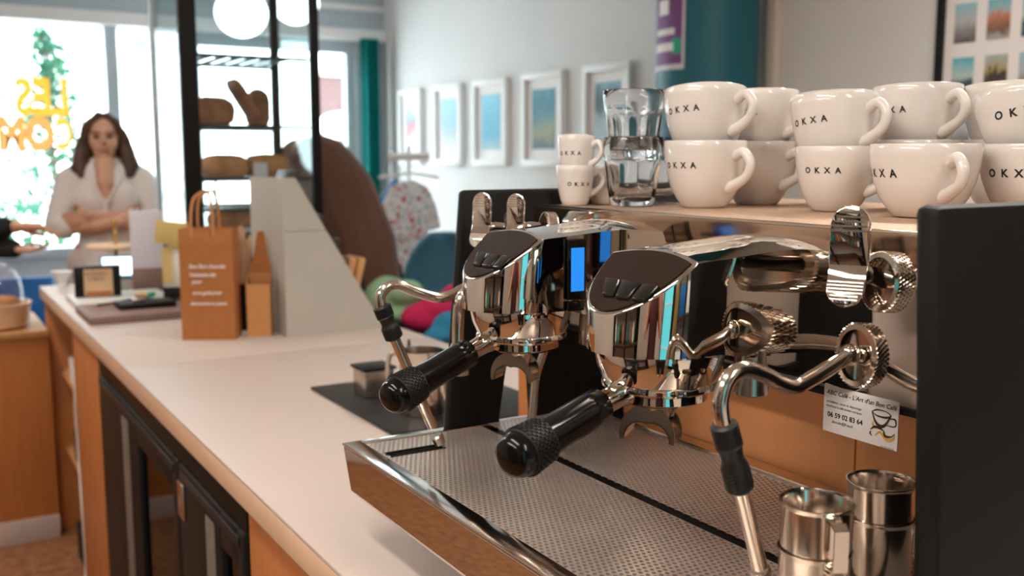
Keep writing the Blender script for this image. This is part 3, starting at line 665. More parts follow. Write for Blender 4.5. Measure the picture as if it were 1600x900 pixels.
# steam wand ball joint, its knurled collar
jb = build('wand_joint', knurl_ring((.632, .521, 1.2045), .0255, .013), M['chrome2'], em, ang=30, label='knurled ring of the near steam wand')
build('joint_disc', MB().lathe([(0, 0), (.0236, -.001), (.0236, -.004), (0, -.004)], 40, (.6335, .521, 1.2045), (-.97, .22, .08)), M['chrome'], jb)
build('joint_ball', MB().ball((.626, .521, 1.2055), .0088, 24), M['chrome2'], jb)
build('joint_arm', MB().tube(cr([(.648, .514, 1.202), (.662, .508, 1.190), (.676, .490, 1.180), (.696, .46, 1.180)], 5), .0062, 14), M['chrome2'], jb)
def lever(c, yd, knob_c, s=1.0, label=None):
    """paddle bent in the middle: flat ribbed upper half, lower half kicked forward"""
    c = Vector(c); w = .0150*s
    side = Vector((.45, -.89, 0)).normalized(); fw_ = Vector((-.89, -.45, 0)); upv = (Vector((0, 0, 1)) - fw_*.06).normalized(); lowv = (Vector((0, 0, -1)) + fw_*.42).normalized()
    nu = side.cross(upv).normalized()
    if nu.x > 0: nu = -nu
    nl = side.cross(lowv).normalized()
    if nl.x > 0: nl = -nl
    mb = MB()
    def plate(org, dirv, nrm, L, wtop, th):
        pts = [(-w, 0), (w, 0)]; arcn = 10
        pts += [(wtop*math.cos(t*PI/arcn), L - wtop + wtop*math.sin(t*PI/arcn)*1.0) for t in range(arcn+1)]
        A = [org + side*u + dirv*v for u, v in pts]; B = [p + nrm*th for p in A]; mb.hexa(A, B, .0008)
        return lambda u, v, h: org + side*u + dirv*v + nrm*(th + h)
    Lu, Ll = .047*s, .034*s
    fu = plate(c, upv, nu, Lu, w, .0045*s); fl = plate(c + nu*.0*s, lowv, nl, Ll, w*.95, .0045*s)
    o = build('steam_lever', mb, M['chrome'], em, ang=30, label=label)
    rb = MB(); rb2 = MB()
    for i in range(5):
        v = Lu - .006*s - .0036*s*i; hw_ = w*(.62 + .085*i) if i < 4 else w*.95
        rb.hexa([fu(-hw_, v, 0), fu(hw_, v, 0), fu(hw_, v+.0016*s, 0), fu(-hw_, v+.0016*s, 0)], [fu(-hw_, v, .0009), fu(hw_, v, .0009), fu(hw_, v+.0016*s, .0009), fu(-hw_, v+.0016*s, .0009)])
    for i in range(6):
        v = .014*s + .0028*s*i; hw_ = w*.9 if i < 4 else w*.7
        rb2.hexa([fl(-hw_, v, 0), fl(hw_, v, 0), fl(hw_, v+.0013*s, 0), fl(-hw_, v+.0013*s, 0)], [fl(-hw_, v, .0007), fl(hw_, v, .0007), fl(hw_, v+.0013*s, .0007), fl(-hw_, v+.0013*s, .0007)])
    build('ribs', rb, M['steel'], o, ang=20); build('ribs', rb2, M['steel'], o, ang=20)
    k = Vector(knob_c)
    build('knurled_knob', knurl_ring(k, .0240*s, .017*s), M['chrome2'], o, ang=30)
    build('stem', MB().tube([c + Vector((.004, 0, -.004)), (c + k)/2, k + Vector((.03, 0, -.004)), Vector((.73, k.y, k.z-.008))], .0075*s, 14), M['chrome'], o)
lever((.625, .524, 1.2755), 0, (.650, .5165, 1.2625), 1.0, 'near steam lever with ribbed paddle')
lever((.583, 1.030, 1.2790), 0, (.612, 1.022, 1.275), .84, 'far steam lever with ribbed paddle')
lever((.592, .968, 1.2830), 0, (.622, .958, 1.279), .76, 'hot water lever between the far steam lever and the group')
build('selector', MB().prism([(.655, 1.268), (.695, 1.268), (.695, 1.2955), (.668, 1.2965), (.657, 1.285)], 'Y', .950, .975, .003), M['chrome'], em)
hw_ = build('hot_water_spout', MB().tube(cr([(.60, 1.0, 1.205), (.565, 1.0, 1.2075), (.545, 1.0, 1.205), (.536, 1.0, 1.193), (.5335, 1.0, 1.17), (.533, 1.0, 1.14)], 6), .0072, 16), M['chrome2'], em)
build('spray_head', MB().lathe([(0, 0), (.0075, 0), (.009, -.004), (.0075, -.007), (.0135, -.034), (.0125, -.037), (0, -.037)], 24, (.533, 1.0, 1.147)), M['chrome2'], hw_)
build('drain_pipe', MB().tube([(.667, 1.0, 1.165), (.639, 1.0, 1.095), (.632, 1.0, 1.02)], .0055, 12), M['steel'], em)
# business card hanging under the body
cd = thing('business_card', 'white business card of a coffee machine repairer tucked under the machine body', 'card', (.684, .555, 1.13))
CY0, CY1, CZ0, CZ1 = .5945, .5165, 1.119, 1.1605
cy0, cz1 = CY0, CZ1
build('card', MB().box(.6835, .6845, CY1, CY0, CZ0, CZ1, .0002), M['paper'], cd)
def on_card(u0, v0):
    return lambda u, v, w: (.6832 - w, cy0 - u0 - u, cz1 - v0 + v)
def card_text(body, size, u0, v0, off=.0, sh=0, name='card_text', mat='ink', sp=1):
    build(name, text_bm(body, size, on_card(u0, v0), 0, off, sp, shear=sh), M[mat], cd, local=False, ang=0)
card_text('ABC Café - L\'Art d\'un Bon Café', .0056, .003, .0075, .00006, .25)
card_text('Installation, vente et dépannage', .0030, .003, .0150, 0, .2)
card_text('machines à café toutes marques', .0030, .003, .0188, 0, .2)
card_text('06 59 02 83 64', .0062, .005, .0275, .00016, 0)
card_text('abccafe@free.fr', .0036, .010, .0325, 0, .1)
card_text('Siren 823 582 840', .0018, .062, .0412)
lg = MB()
def cpt(u, v): return Vector((.6831, cy0 - u, cz1 - v))
def ribbon(pts, ws):
    P = cr([cpt(*p) for p in pts], 6); n = len(P); rows = []
    for i, p_ in enumerate(P):
        t = (P[min(i+1, n-1)] - P[max(i-1, 0)]).normalized(); nn = Vector((1, 0, 0)).cross(t); f = i/(n-1)*(len(ws)-1); k = min(int(f), len(ws)-2); w = ws[k] + (ws[k+1]-ws[k])*(f-k)
        rows.append([p_ + nn*w, p_ - nn*w])
    lg.grid(rows)
ribbon([(.052, .013), (.057, .0105), (.066, .0105), (.071, .013), (.066, .0155), (.057, .0155), (.052, .013)], [.0003, .0006, .0003, .0006, .0009, .0006, .0003])
ribbon([(.052, .013), (.056, .021), (.061, .024), (.066, .0215), (.071, .013)], [.0004, .0012, .0016, .0012, .0005])
ribbon([(.070, .0155), (.0755, .0155), (.0755, .021), (.067, .022)], [.0004, .0009, .0006, .0004])
ribbon([(.051, .029), (.056, .0255), (.064, .027), (.066, .031), (.072, .0305), (.0755, .027)], [.0003, .0012, .0006, .0012, .0006, .0003])
ribbon([(.053, .034), (.051, .032), (.052, .030)], [.0003, .0008, .0003])
build('cup_emblem', lg, M['dark_brown'], cd, ang=0)
lg = MB(); ribbon([(.056, .033), (.061, .029), (.068, .034), (.074, .032), (.0755, .028)], [.0003, .0010, .0016, .0010, .0003]); ribbon([(.054, .021), (.0535, .024), (.057, .026)], [.0003, .0009, .0003])
build('gold_swirl', lg, M['ochre'], cd, ang=0)

# ------------------------------------------------------------------ cups
fwd_h = Vector((math.sin(R(31.2)), math.cos(R(31.2)), 0)); rt_h = Vector((math.cos(R(31.2)), -math.sin(R(31.2)), 0))
def cup_proto(name, prof, hz, reach, base_r, txt_z, tsize, label, group, t_ang=-86):
    t = thing(name, label, 'cup', (0, 0, 0), group)
    Rr, h = prof[-1]
    th = .0032 * (Rr/.05 + 1)/2
    out = [(0, .0015), (base_r*.8, .0015), (base_r*.86, 0), (base_r, 0)] + prof
    inn = [(Rr - th*.35, h + th*.32), (Rr - th, h - th*.1)] + [(max(r-th, .001), max(z, .006)) for r, z in prof[-2::-1]] + [(0, .006)]
    build('body', MB().lathe(out + inn, 56), M['porcelain'], t, local=True, ang=60)
    def rad(z):
        P = [(base_r, 0)] + prof
        for (r0, z0), (r1, z1) in zip(P, P[1:]):
            if z0 <= z <= z1: return r0 + (r1-r0)*(z-z0)/(z1-z0)
        return Rr
    ra, rb, dz = rad(hz[0]*h), rad(hz[1]*h), (hz[0]-hz[1])*h
    pts = [(ra - .003, 0, hz[0]*h - .002), (ra + reach*.50, 0, hz[0]*h + .003), (ra + reach*.92, 0, hz[0]*h - dz*.16), (ra + reach*.96, 0, hz[0]*h - dz*.42), (ra + reach*.66, 0, hz[0]*h - dz*.70), (rb + reach*.34, 0, hz[0]*h - dz*.92), (rb - .003, 0, hz[1]*h - .001)]
    P = cr(pts, 6); n = len(P); k = reach/.024
    rr = [(.0066 - .0008*math.sin(i/(n-1)*PI) + .0016*max(0, i/(n-1)-.7)/.3)*k**.8 for i in range(n)]
    build('handle', MB().tube(P, rr, 18), M['porcelain'], t, local=True, ang=60)
    a0 = R(t_ang)
    def wrap(u, v, w):
        z = txt_z*h + v; r = rad(z) + .00022; a = a0 + u/r
        return (r*math.cos(a), r*math.sin(a), z)
    build('lettering', text_bm('OKXA', tsize, wrap, 0, .00030*tsize/.0086, 2.2, align='CENTER'), M['ink'], t, local=True, ang=0)
    return t
big = [(.0275, .002), (.0345, .011), (.0415, .024), (.0464, .041), (.0492, .058), (.0502, .071), (.0505, .080)]
bowl = [(.0290, .001), (.0350, .008), (.0435, .020), (.0495, .036), (.0528, .052), (.0540, .064), (.0545, .0735)]
small = [(.0185, .001), (.0215, .008), (.0248, .022), (.0270, .038), (.0280, .050), (.0283, .0585)]
pb = cup_proto('coffee_cup', big, (.80, .32), .023, .0250, .60, .0100, '', 'large white cups on the machine')
pw = cup_proto('wide_cup', bowl, (.78, .32), .023, .0245, .56, .0112, '', 'wide white cups on the machine')
ps = cup_proto('espresso_cup', small, (.80, .30), .015, .017, .50, .0076, '', 'small white cups on the machine', -84)
used = set()
ZC_ = 1.2985
def put(proto, x, y, z, hand, label, tilt=0, roll=0, sc=1):
    """hand: handle angle, in degrees to the right of the side that faces the bar's near end"""
    face = math.atan2(-y, -x)
    rot = Matrix.Rotation(R(tilt), 3, rt_h) @ Matrix.Rotation(R(roll), 3, fwd_h) @ Matrix.Rotation(face + R(hand), 3, 'Z')
    e = rot.to_euler()
    if proto.name not in used:
        used.add(proto.name); o = proto; o['label'] = label; o.location = (x, y, z); o.rotation_euler = e; o.scale = (sc,)*3
    else: o = copy_tree(proto, (x, y, z), e, label, scale=sc)
    return o
put(ps, .732, 1.053, ZC_, 98, 'small white espresso cup standing at the far left end of the cup tray', sc=.86)
put(ps, .7325, 1.0535, ZC_+.0365, 62, 'small white espresso cup stacked on top at the far left end', -6, 2, sc=.86)
put(ps, .7815, 1.0585, ZC_, 150, 'small white espresso cup half hidden behind the stacked glasses', sc=.84)
put(pb, .841, .931, ZC_, 46, 'large white cup standing right beside the stacked glasses, lower of its pair')
put(pb, .843, .933, ZC_+.0625, 50, 'large white cup stacked right beside the glasses, tilted back, upper of its stack', -8)
put(pb, .951, .952, ZC_, 50, 'large white cup without visible lettering, lower of the second pair from the glasses')
put(pb, .951, .952, ZC_+.0635, 56, 'large white cup on top of the second stack from the glasses', -3)
put(pb, 1.046, .905, ZC_, 150, 'large white cup in the back row behind the second stack, at the bottom')
put(pb, 1.046, .905, ZC_+.0625, 40, 'large white cup in the back row, only its rim showing above the other cups', -3)
put(pb, .912, .790, ZC_, 66, 'white cup at mid tray with its handle to the right, lower of a tilted pair', sc=.905)
put(pb, .913, .791, ZC_+.0475, 48, 'white cup on top of the tilted pair in the middle of the tray', -9, sc=.985)
put(pb, 1.028, .772, ZC_, 120, 'white cup at the bottom of the back stack left of the wide cup')
put(pb, 1.028, .772, ZC_+.0625, 44, 'white cup stacked high behind the wide cup, one letter showing', -3)
put(pw, .897, .662, ZC_, 27, 'wide white cup with handle to the front, standing alone beside the near panel')
put(pw, 1.000, .607, ZC_, 62, 'wide white cup at the right end of the tray, lower of its stack')
put(pw, 1.000, .607, ZC_+.056, 74, 'wide white cup at the right end of the tray, tilted on top with bold letters', -11, -2)
put(pb, 1.098, .700, ZC_, 140, 'white cup hidden at the bottom of the back stack at the right end')
put(pb, 1.098, .700, ZC_+.0625, 88, 'white cup at the right end, peeping out on the left behind the wide cups', -4)
# ------------------------------------------------------------------ tumblers
def glass_proto():
    H = .086
    def fac(a, r, z):
        if .014 < z < .058:
            k = math.sin((z-.014)/.044*PI)**.6; return 1 - .060*k*(.5 + .5*math.cos(9*a))**2 + .012*k
        return 1
    prof = [(0, .0), (.0265, .0), (.0285, .002), (.0292, .010)] + [(.0295 + .0062*(z-.010)/.05, z) for z in (.014, .018, .023, .030, .037, .044, .050, .055, .058)] + [(.0365, .0605), (.0375, .064), (.0385, .075), (.0390, H-.001), (.0383, H), (.0374, H-.001), (.0360, .066), (.0338, .058), (.0300, .03), (.0268, .014), (.024, .0115), (0, .011)]
    mb = MB().lathe(prof, 72, mod=lambda a, r, z: fac(a, r, z))
    return one('tumbler', mb, M['glass'], 'x', 'glass', 'faceted water glasses', ang=55)
gp = glass_proto()
gp.location = (.783, 1.0, ZC_); gp['label'] = 'faceted clear glass tumbler standing in front, lower of the stacked pair'
for (x, y, z, rz, lb) in ((.7835, .9995, ZC_+.0575, .3, 'faceted clear glass tumbler on top of the stacked pair'), (.866, 1.040, ZC_, .1, 'clear glass tumbler standing behind the stacked pair')):
    c = copy_tree(gp, (x, y, z), (0, 0, rz), lb)
# ------------------------------------------------------------------ steel pitchers on the drip tray
def pitcher_proto():
    t = thing('steel_pitcher', 'x', 'pitcher', (0, 0, 0), 'steel pitchers on the drip tray')
    prof = [(0, 0), (.0235, 0), (.0248, .0015), (.0255, .010), (.0258, .0515), (.0264, .0540), (.0272, .0550), (.0272, .0560), (.0262, .0560), (.0252, .0535), (.0249, .012), (.0235, .003), (0, .0025)]
    def spout(a, r, z): return 1 + (.10*max(0, math.cos(a - PI))**14 * max(0, (z-.044)/.0125) if z > .044 else 0)
    build('cup', MB().lathe(prof, 56, mod=spout), M['chrome2'], t, local=True, ang=40)
    hp = [(.0245, 0, .051), (.036, 0, .051), (.0415, 0, .048), (.0415, 0, .019), (.036, 0, .014), (.0245, 0, .013)]
    mb = MB(); rows = []
    for i, p_ in enumerate(hp):
        a = Vector(hp[max(i-1, 0)]); b = Vector(hp[min(i+1, 5)]); tt = (b-a).normalized(); nn = Vector((0, 1, 0)).cross(tt); w = .0052
        p_ = Vector(p_); rows.append([p_ + Vector((0, w, 0)) + nn*.0008, p_ + Vector((0, 0, 0)) + nn*.0016, p_ - Vector((0, w, 0)) + nn*.0008, p_ - Vector((0, w, 0)) - nn*.0008, p_ + Vector((0, w, 0)) - nn*.0008])
    vs = mb.grid(rows, True); mb.bm.faces.new(vs[0]); mb.bm.faces.new(vs[-1])
    build('handle', mb, M['chrome2'], t, local=True, ang=30)
    return t
pp = pitcher_proto()
def pit(o, x, y, z, hand, lb):
    o.location = (x, y, z); o.rotation_euler = (0, 0, math.atan2(-y, -x) + R(hand)); o['label'] = lb
zg = 1.0207
pit(pp, .551, .4815, zg, 28, 'steel pitcher in front on the drip tray, lower of the front pair')
pit(copy_tree(pp), .5515, .4817, zg+.0355, 24, 'steel pitcher with its flat handle towards us, upper of the front pair')
pit(copy_tree(pp), .648, .502, zg, 120, 'steel pitcher beside the near black panel, lower of the back pair')
pit(copy_tree(pp), .648, .502, zg+.0285, 150, 'steel pitcher beside the near black panel, upper of the back pair')
# ------------------------------------------------------------------ tamping corner
one('tamping_mat', MB().box(.662, 1.0, 1.47, 1.868, .9002, .906, .002), M['rubber'], 'black rubber mat on the counter beyond the machine', 'mat', loc=(.83, 1.67, .90))
t = thing('knock_box', 'small steel block with a notched top on the black mat', 'knock box', (.745, 1.745, .906))
build('box', MB().box(.715, .775, 1.715, 1.775, .9062, .958, .003), M['steel'], t); build('rest', MB().box(.711, .779, 1.711, 1.779, .958, .963, .001), M['black'], t)
t = thing('tamper', 'black pointed tamper with a round handle standing behind the steel block', 'tamper', (.80, 1.70, .906))
build('base', MB().lathe([(0, 0), (.029, 0), (.029, .016), (.012, .022), (0, .022)], 32, (.80, 1.70, .9062)), M['steel'], t)
build('handle', MB().lathe([(0, .022), (.010, .022), (.017, .034), (.017, .048), (.007, .058), (.0045, .085), (.002, .108), (0, .109)], 28, (.80, 1.70, .9062)), M['blackgloss'], t)
def big_pitcher(x, y, r, h, hand, lb):
    t = thing('milk_jug', lb, 'jug', (x, y, .906), 'steel milk jugs on the black mat')
    prof = [(0, 0), (r*.96, 0), (r, .004), (r*1.0, h*.25), (r*.93, h*.7), (r*.96, h*.97), (r*.99, h), (r*.95, h), (r*.90, h*.7), (r*.96, h*.2), (r*.9, .006), (0, .005)]
    build('jug', MB().lathe(prof, 44, (x, y, .9062), mod=lambda a, q, z: 1 + .16*max(0, math.cos(a - hand - PI))**10*max(0, (z/h-.7)/.3)), M['chrome2'], t, ang=45)
    d = Vector((math.cos(hand), math.sin(hand), 0)); c = Vector((x, y, .9062))
    build('handle', MB().tube(cr([c + d*r*.95 + Vector((0,0,h*.9)), c + d*(r+.022) + Vector((0,0,h*.88)), c + d*(r+.028) + Vector((0,0,h*.55)), c + d*(r+.014) + Vector((0,0,h*.22)), c + d*r*.98 + Vector((0,0,h*.2))], 5), .0045, 10), M['chrome2'], t)
big_pitcher(.765, 1.575, .041, .113, 2.2, 'steel milk jug on the black mat, taller one behind the far steam wand')
big_pitcher(.835, 1.502, .043, .100, 3.3, 'steel milk jug on the black mat, lower one next to the far black panel')
t = thing('wooden_box', 'plain orange wooden box standing on the counter behind the machine', 'box', (.90, 1.36, .90))
build('body', MB().box(.86, .95, 1.30, 1.40, .9003, 1.05, .002), M['orange'], t); build('lid', MB().box(.857, .953, 1.297, 1.403, 1.0503, 1.062, .002), M['orange'], t)
# ------------------------------------------------------------------ paper goods on the far part of the counter
def frame_at(x, y, rz):
    m = Matrix.Translation((x, y, 0)) @ Matrix.Rotation(rz, 4, 'Z'); return m
def xf(mb, m): bmesh.ops.transform(mb.bm, matrix=m, verts=mb.bm.verts); return mb
A = frame_at(.648, 2.556, R(-27.5))
t = thing('paper_bag', 'brown kraft paper bag with twisted handles and white handwriting', 'bag', (.648, 2.556, .90))
w, d, z0, z1 = .066, .038, .9003, 1.182
mb = MB(); rows = []
for i in range(7):
    z = z0 + (z1-z0)*i/6; f = .004*math.sin(i*2.1)
    rows.append([(-w, -d, z), (0, -d - f, z), (w, -d, z), (w - .008*(i/6), 0, z), (w, d, z), (-w, d, z), (-w + .008*(i/6), 0, z)])
vs = mb.grid(rows, True); mb.bm.faces.new(vs[0])
build('bag', xf(mb, A), M['kraft'], t, ang=25, solid=.001)
for s in (-1, 1):
    pts = [(-.034, s*(d+.0), z1-.02), (-.034, s*(d-.004), z1+.03), (-.026, s*(d-.008), z1+.073), (0, s*(d-.01), z1+.092), (.012, s*(d-.008), z1+.083), (.018, s*(d-.004), z1+.05), (.020, s*d, z1-.02)]
    build('handle', xf(MB().tube(cr(pts, 5), .0042, 8), A), M['kraft_light'], t)
def on_bag(u0, v0): return lambda u, v, w_: A @ Vector((u0 + u, -d - .0065 + w_, v0 + v))
for (tx, u0, v0, sz) in (('Bon Bon chocolat', -.042, 1.083, .0145), ('Noisettes lait', -.042, 1.062, .0145), ('pour', -.036, 1.045, .0145), ('va au goût pour', -.036, 1.017, .0135), ('découverte ou pause', -.042, .990, .0125)):
    build('handwriting', text_bm(tx, sz, on_bag(u0, v0), .0, .0002, .86, shear=.25), M['paper'], t, ang=0)
t = thing('stirrer_cup', 'black round cup holding wooden stirrers between paper bag and grey rack', 'cup', (.752, 2.64, .90))
build('cup', MB().lathe([(0, 0), (.030, 0), (.034, .125), (.0325, .125), (.0285, .004), (0, .004)], 32, (.752, 2.64, .9003)), M['black'], t)
for k in range(9):
    a = k*2.4; r_ = .010 + .011*(k % 3)/2; bx, by = .752 + .4*r_*math.cos(a), 2.64 + .4*r_*math.sin(a); tx, ty = .752 + 1.25*r_*math.cos(a), 2.64 + 1.25*r_*math.sin(a)
    d3 = Vector((tx-bx, ty-by, .235 + .012*(k % 4))); q = Vector((0,0,1)).rotation_difference(d3.normalized()).to_matrix(); L = d3.length
    mb = MB(); mb.obox(Vector((bx, by, .906)) + d3/2, (.009, .0022, L), q, .0008)
    one('wooden_stirrer', mb, M['birch'], 'flat pale wooden stirrer standing in the black cup', 'stirrer', 'wooden stirrers in the black cup', loc=(bx, by, .906))
one('pen', MB().tube([(.765, 2.640, .93), (.789, 2.625, 1.10)], .004, 10), M['navy'], 'dark blue pen leaning among the wooden stirrers', 'pen', loc=(.765, 2.640, .93))
B = frame_at(.766, 2.530, R(-24))
t = thing('kraft_holder', 'open light kraft card holder with a tall pointed back beside the grey rack', 'holder', (.766, 2.530, .90))
mb = MB().box(-.030, .030, -.028, -.026, .9003, 1.035).box(-.030, .030, .026, .028, .9003, 1.06).box(-.030, -.028, -.026, .026, .9003, 1.05).box(.028, .030, -.026, .026, .9003, 1.05).box(-.028, .028, -.026, .026, .9003, .903)
build('box', xf(mb, B), M['kraft_light'], t)
build('flap', xf(MB().prism([(-.030, 1.06), (.030, 1.06), (.018, 1.13), (.012, 1.168), (-.004, 1.168), (-.012, 1.12)], 'Y', .026, .028), B), M['kraft'], t, label='taller darker back flap')
# sloping grey rack with packets
t = thing('packet_rack', 'tall grey card display rack with a long sloping side', 'rack', (.94, 2.59, .90))
XS = lambda z: .845 + (1.075-.845)*(1.307-z)/(1.307-.91)
for ya in (2.455, 2.735):
    build('side', MB().prism([(.815, .9003), (1.08, .9003), (1.078, .91), (XS(1.1705), 1.1705), (.815, 1.1705)], 'Y', ya, ya+.004), M['rackgrey'], t)
    build('side', MB().prism([(.815, 1.172), (XS(1.172), 1.172), (.845, 1.307), (.815, 1.307)], 'Y', ya, ya+.004), M['rackgrey'], t)
build('back', MB().box(.811, .815, 2.455, 2.739, .9003, 1.307), M['rackgrey'], t)
for z, xe in ((.94, 1.05), (1.05, .978), (1.16, .866)): build('step', MB().box(.815, xe, 2.459, 2.735, z-.004, z), M['rackgrey'], t)
build('floor', MB().box(.815, 1.07, 2.459, 2.735, .9005, .904), M['rackgrey'], t)
def packet(name, c, size, tilt, mat, label, cat, group):
    mb = MB(); mb.obox((0, 0, size[2]/2), size, None, min(size)*.3)
    o = one(name, mb, M[mat], label, cat, group); o.location = c; o.rotation_euler = (0, R(tilt), 0)
    return o
packet('coffee_packet', (.842, 2.60, 1.163), (.018, .14, .165), 12, 'pouch', 'dark thin packet in the top slot of the grey rack', 'packet', 'packets in the grey rack')
packet('coffee_packet', (.905, 2.60, 1.053), (.050, .15, .160), 8, 'pouch', 'dark glossy pouch standing in the middle slot of the grey rack', 'packet', 'packets in the grey rack')
packet('coffee_packet', (.960, 2.60, 1.053), (.030, .15, .095), 12, 'pouch', 'low dark pouch leaning out below the tall pouch in the grey rack', 'packet', 'packets in the grey rack')
for k, (x, lb) in enumerate(((.985, 'orange brown card box in the bottom slot of the grey rack, left one'), (1.012, 'orange brown card box in the bottom slot of the grey rack, right one'))):
    packet('card_packet', (x, 2.56, .943), (.022, .10, .15), 14, 'orange2', lb, 'packet', 'card boxes in the grey rack')
# till corner
t = thing('menu_stand', 'tall lavender white card box standing beside the paper bag', 'box', (.69, 3.53, .90))
C_ = frame_at(.690, 3.53, R(-12))
build('box', xf(MB().box(-.055, .055, -.02, .02, .985, 1.18, .002), C_), M['lav'], t); build('base', xf(MB().box(-.055, .055, -.02, .02, .9003, .985, .002), C_), M['slate'], t)
t = thing('receipt_printer', 'white receipt printer with black base behind the paper bag', 'printer', (.765, 3.23, .90))
D_ = frame_at(.765, 3.23, R(-18))
build('base', xf(MB().box(-.085, .085, -.07, .07, .9003, .955, .004), D_), M['black'], t); build('body', xf(MB().box(-.085, .085, -.07, .07, .955, 1.075, .008), D_), M['white'], t)
build('top', xf(MB().box(-.08, .08, -.065, .065, 1.075, 1.10, .004), D_), M['bluechair'], t, label='grey blue top cover')
for (x, y, z, ry, lb) in ((.672, 3.13, 1.130, .15, 'yellow sticky note hanging on the printer front'), (.700, 3.125, 1.120, -.2, 'second yellow sticky note overlapping on the printer')):
    o = one('sticky_note', MB().obox((0, 0, 0), (.075, .0012, .075), Matrix.Rotation(.25, 3, 'X'), .0003), M['yellow'], lb, 'note', 'sticky notes'); o.location = (x, y, z); o.rotation_euler = (0, ry, R(-20))
one('sticky_note', MB().obox((0, 0, 0), (.03, .0012, .11)), M['yellow'], 'narrow yellow paper strip hanging below the sticky notes', 'note', 'sticky notes', loc=None).location = (.672, 3.16, 1.03)
t = thing('sign_box', 'small black box with a cream printed label on the counter', 'box', (.50, 3.36, .92))
E_ = frame_at(.500, 3.36, R(-10))
build('box', xf(MB().box(-.068, .068, -.025, .025, .9216, 1.018, .003), E_), M['black'], t); build('label', xf(MB().box(-.040, .044, -.0262, -.025, .925, 1.010), E_), M['ceramic_beige'], t, label='cream printed label')
def on_sign(u0, v0): return lambda u, v, w_: E_ @ Vector((u0 + u, -.0268 + w_, v0 + v))
build('label_text', text_bm('BUSINESS', .0155, on_sign(-.036, .990), 0, .0002), M['slate'], t, ang=0); build('label_text', text_bm('CARDS', .0155, on_sign(-.030, .974), 0, .0002), M['slate'], t, ang=0)
build('label_band', xf(MB().box(-.036, .040, -.0268, -.0262, .927, .940), E_), M['kraft'], t)
one('white_tray', MB().box(.415, .70, 3.20, 3.46, .9003, .921, .003), M['greytray'], 'flat white tray under the small black box', 'tray', loc=(.55, 3.33, .90))
one('slate_board', MB().box(.405, .72, 2.90, 3.17, .9003, .922, .003), M['slate'], 'flat brown grey board lying at the counter edge', 'board', loc=(.56, 3.03, .90))
one('card_reader', MB().box(.50, .66, 3.0, 3.10, .9225, .938, .004), M['black'], 'flat black card reader lying on the brown grey board', 'card reader', loc=(.58, 3.05, .9225))
one('cable', MB().tube(cr([(.46, 3.12, .926), (.52, 3.15, .927), (.58, 3.11, .942), (.62, 3.14, .930), (.69, 3.10, .926), (.70, 3.02, .926)], 6), .003, 8), M['black'], 'thin black cable lying over the brown grey board', 'cable', loc=(.58, 3.1, .926))
one('key_fob', MB().box(.545, .585, 3.04, 3.075, .9385, .947, .003), M['steel'], 'small shiny metal piece on the black card reader', 'key fob', loc=(.56, 3.05, .9385))
one('receipt_roll', MB().lathe([(.008, 0), (.026, 0), (.026, .05), (.008, .05)], 28, (.715, 2.86, .9003), closed=True), M['paper'], 'white paper roll standing left of the paper bag', 'paper roll', loc=(.715, 2.86, .90))
for i, (x, c, lb) in enumerate(((.60, 'orange2', 'orange wrapped sweet on the white tray'), (.64, 'green', 'green wrapped sweet on the white tray'), (.62, 'yellow', 'yellow wrapped sweet on the white tray'))):
    one('sweet', MB().obox((x, 3.235 + .02*i, .929), (.03, .018, .014), Matrix.Rotation(i, 3, 'Z'), .004), M[c], lb, 'sweet', 'sweets on the tray', loc=(x, 3.235+.02*i, .922))
t = thing('cake_stand', 'wooden cake stand with a thin gold centre handle', 'cake stand', (.625, 3.76, .90))
build('plate', MB().lathe([(0, 1.038), (.095, 1.038), (.10, 1.045), (.095, 1.05), (0, 1.05)], 36, (.625, 3.76, 0)), M['birch'], t)
build('post', MB().lathe([(0, .9003), (.05, .9003), (.05, .906), (.008, .912), (.007, 1.038), (0, 1.038)], 24, (.625, 3.76, 0)), M['gold'], t)
build('handle', MB().lathe([(0, 1.05), (.006, 1.05), (.006, 1.09), (.009, 1.094), (.006, 1.098), (.006, 1.122), (.011, 1.132), (.006, 1.142), (0, 1.142)], 18, (.625, 3.76, 0)), M['gold'], t)
t = thing('tablet', 'small tablet with a bright screen tilted on a stand', 'tablet', (.615, 3.60, .90))
F_ = Matrix.Translation((.613, 3.60, .985)) @ Matrix.Rotation(R(-10), 4, 'Z') @ Matrix.Rotation(R(52), 4, 'X')
mb = MB().box(-.07, .07, -.045, .045, -.005, .005, .004); F2 = F_ @ Matrix.Rotation(R(0), 4, 'X')
build('shell', xf(mb, F2), M['bluechair'], t); build('screen', xf(MB().box(-.06, .06, -.036, .036, .005, .0062), F2), M['screen_white'], t)
build('stand', MB().box(.585, .645, 3.60, 3.65, .9003, .985, .006), M['white'], t)
one('glass_vase', MB().lathe([(0, 0), (.018, 0), (.014, .012), (.018, .028), (.036, .058), (.034, .058), (.015, .03), (0, .026)], 24, (.45, 3.82, .9003)), M['white'], 'small white funnel shaped vase at the far counter corner', 'vase', loc=(.45, 3.82, .90))

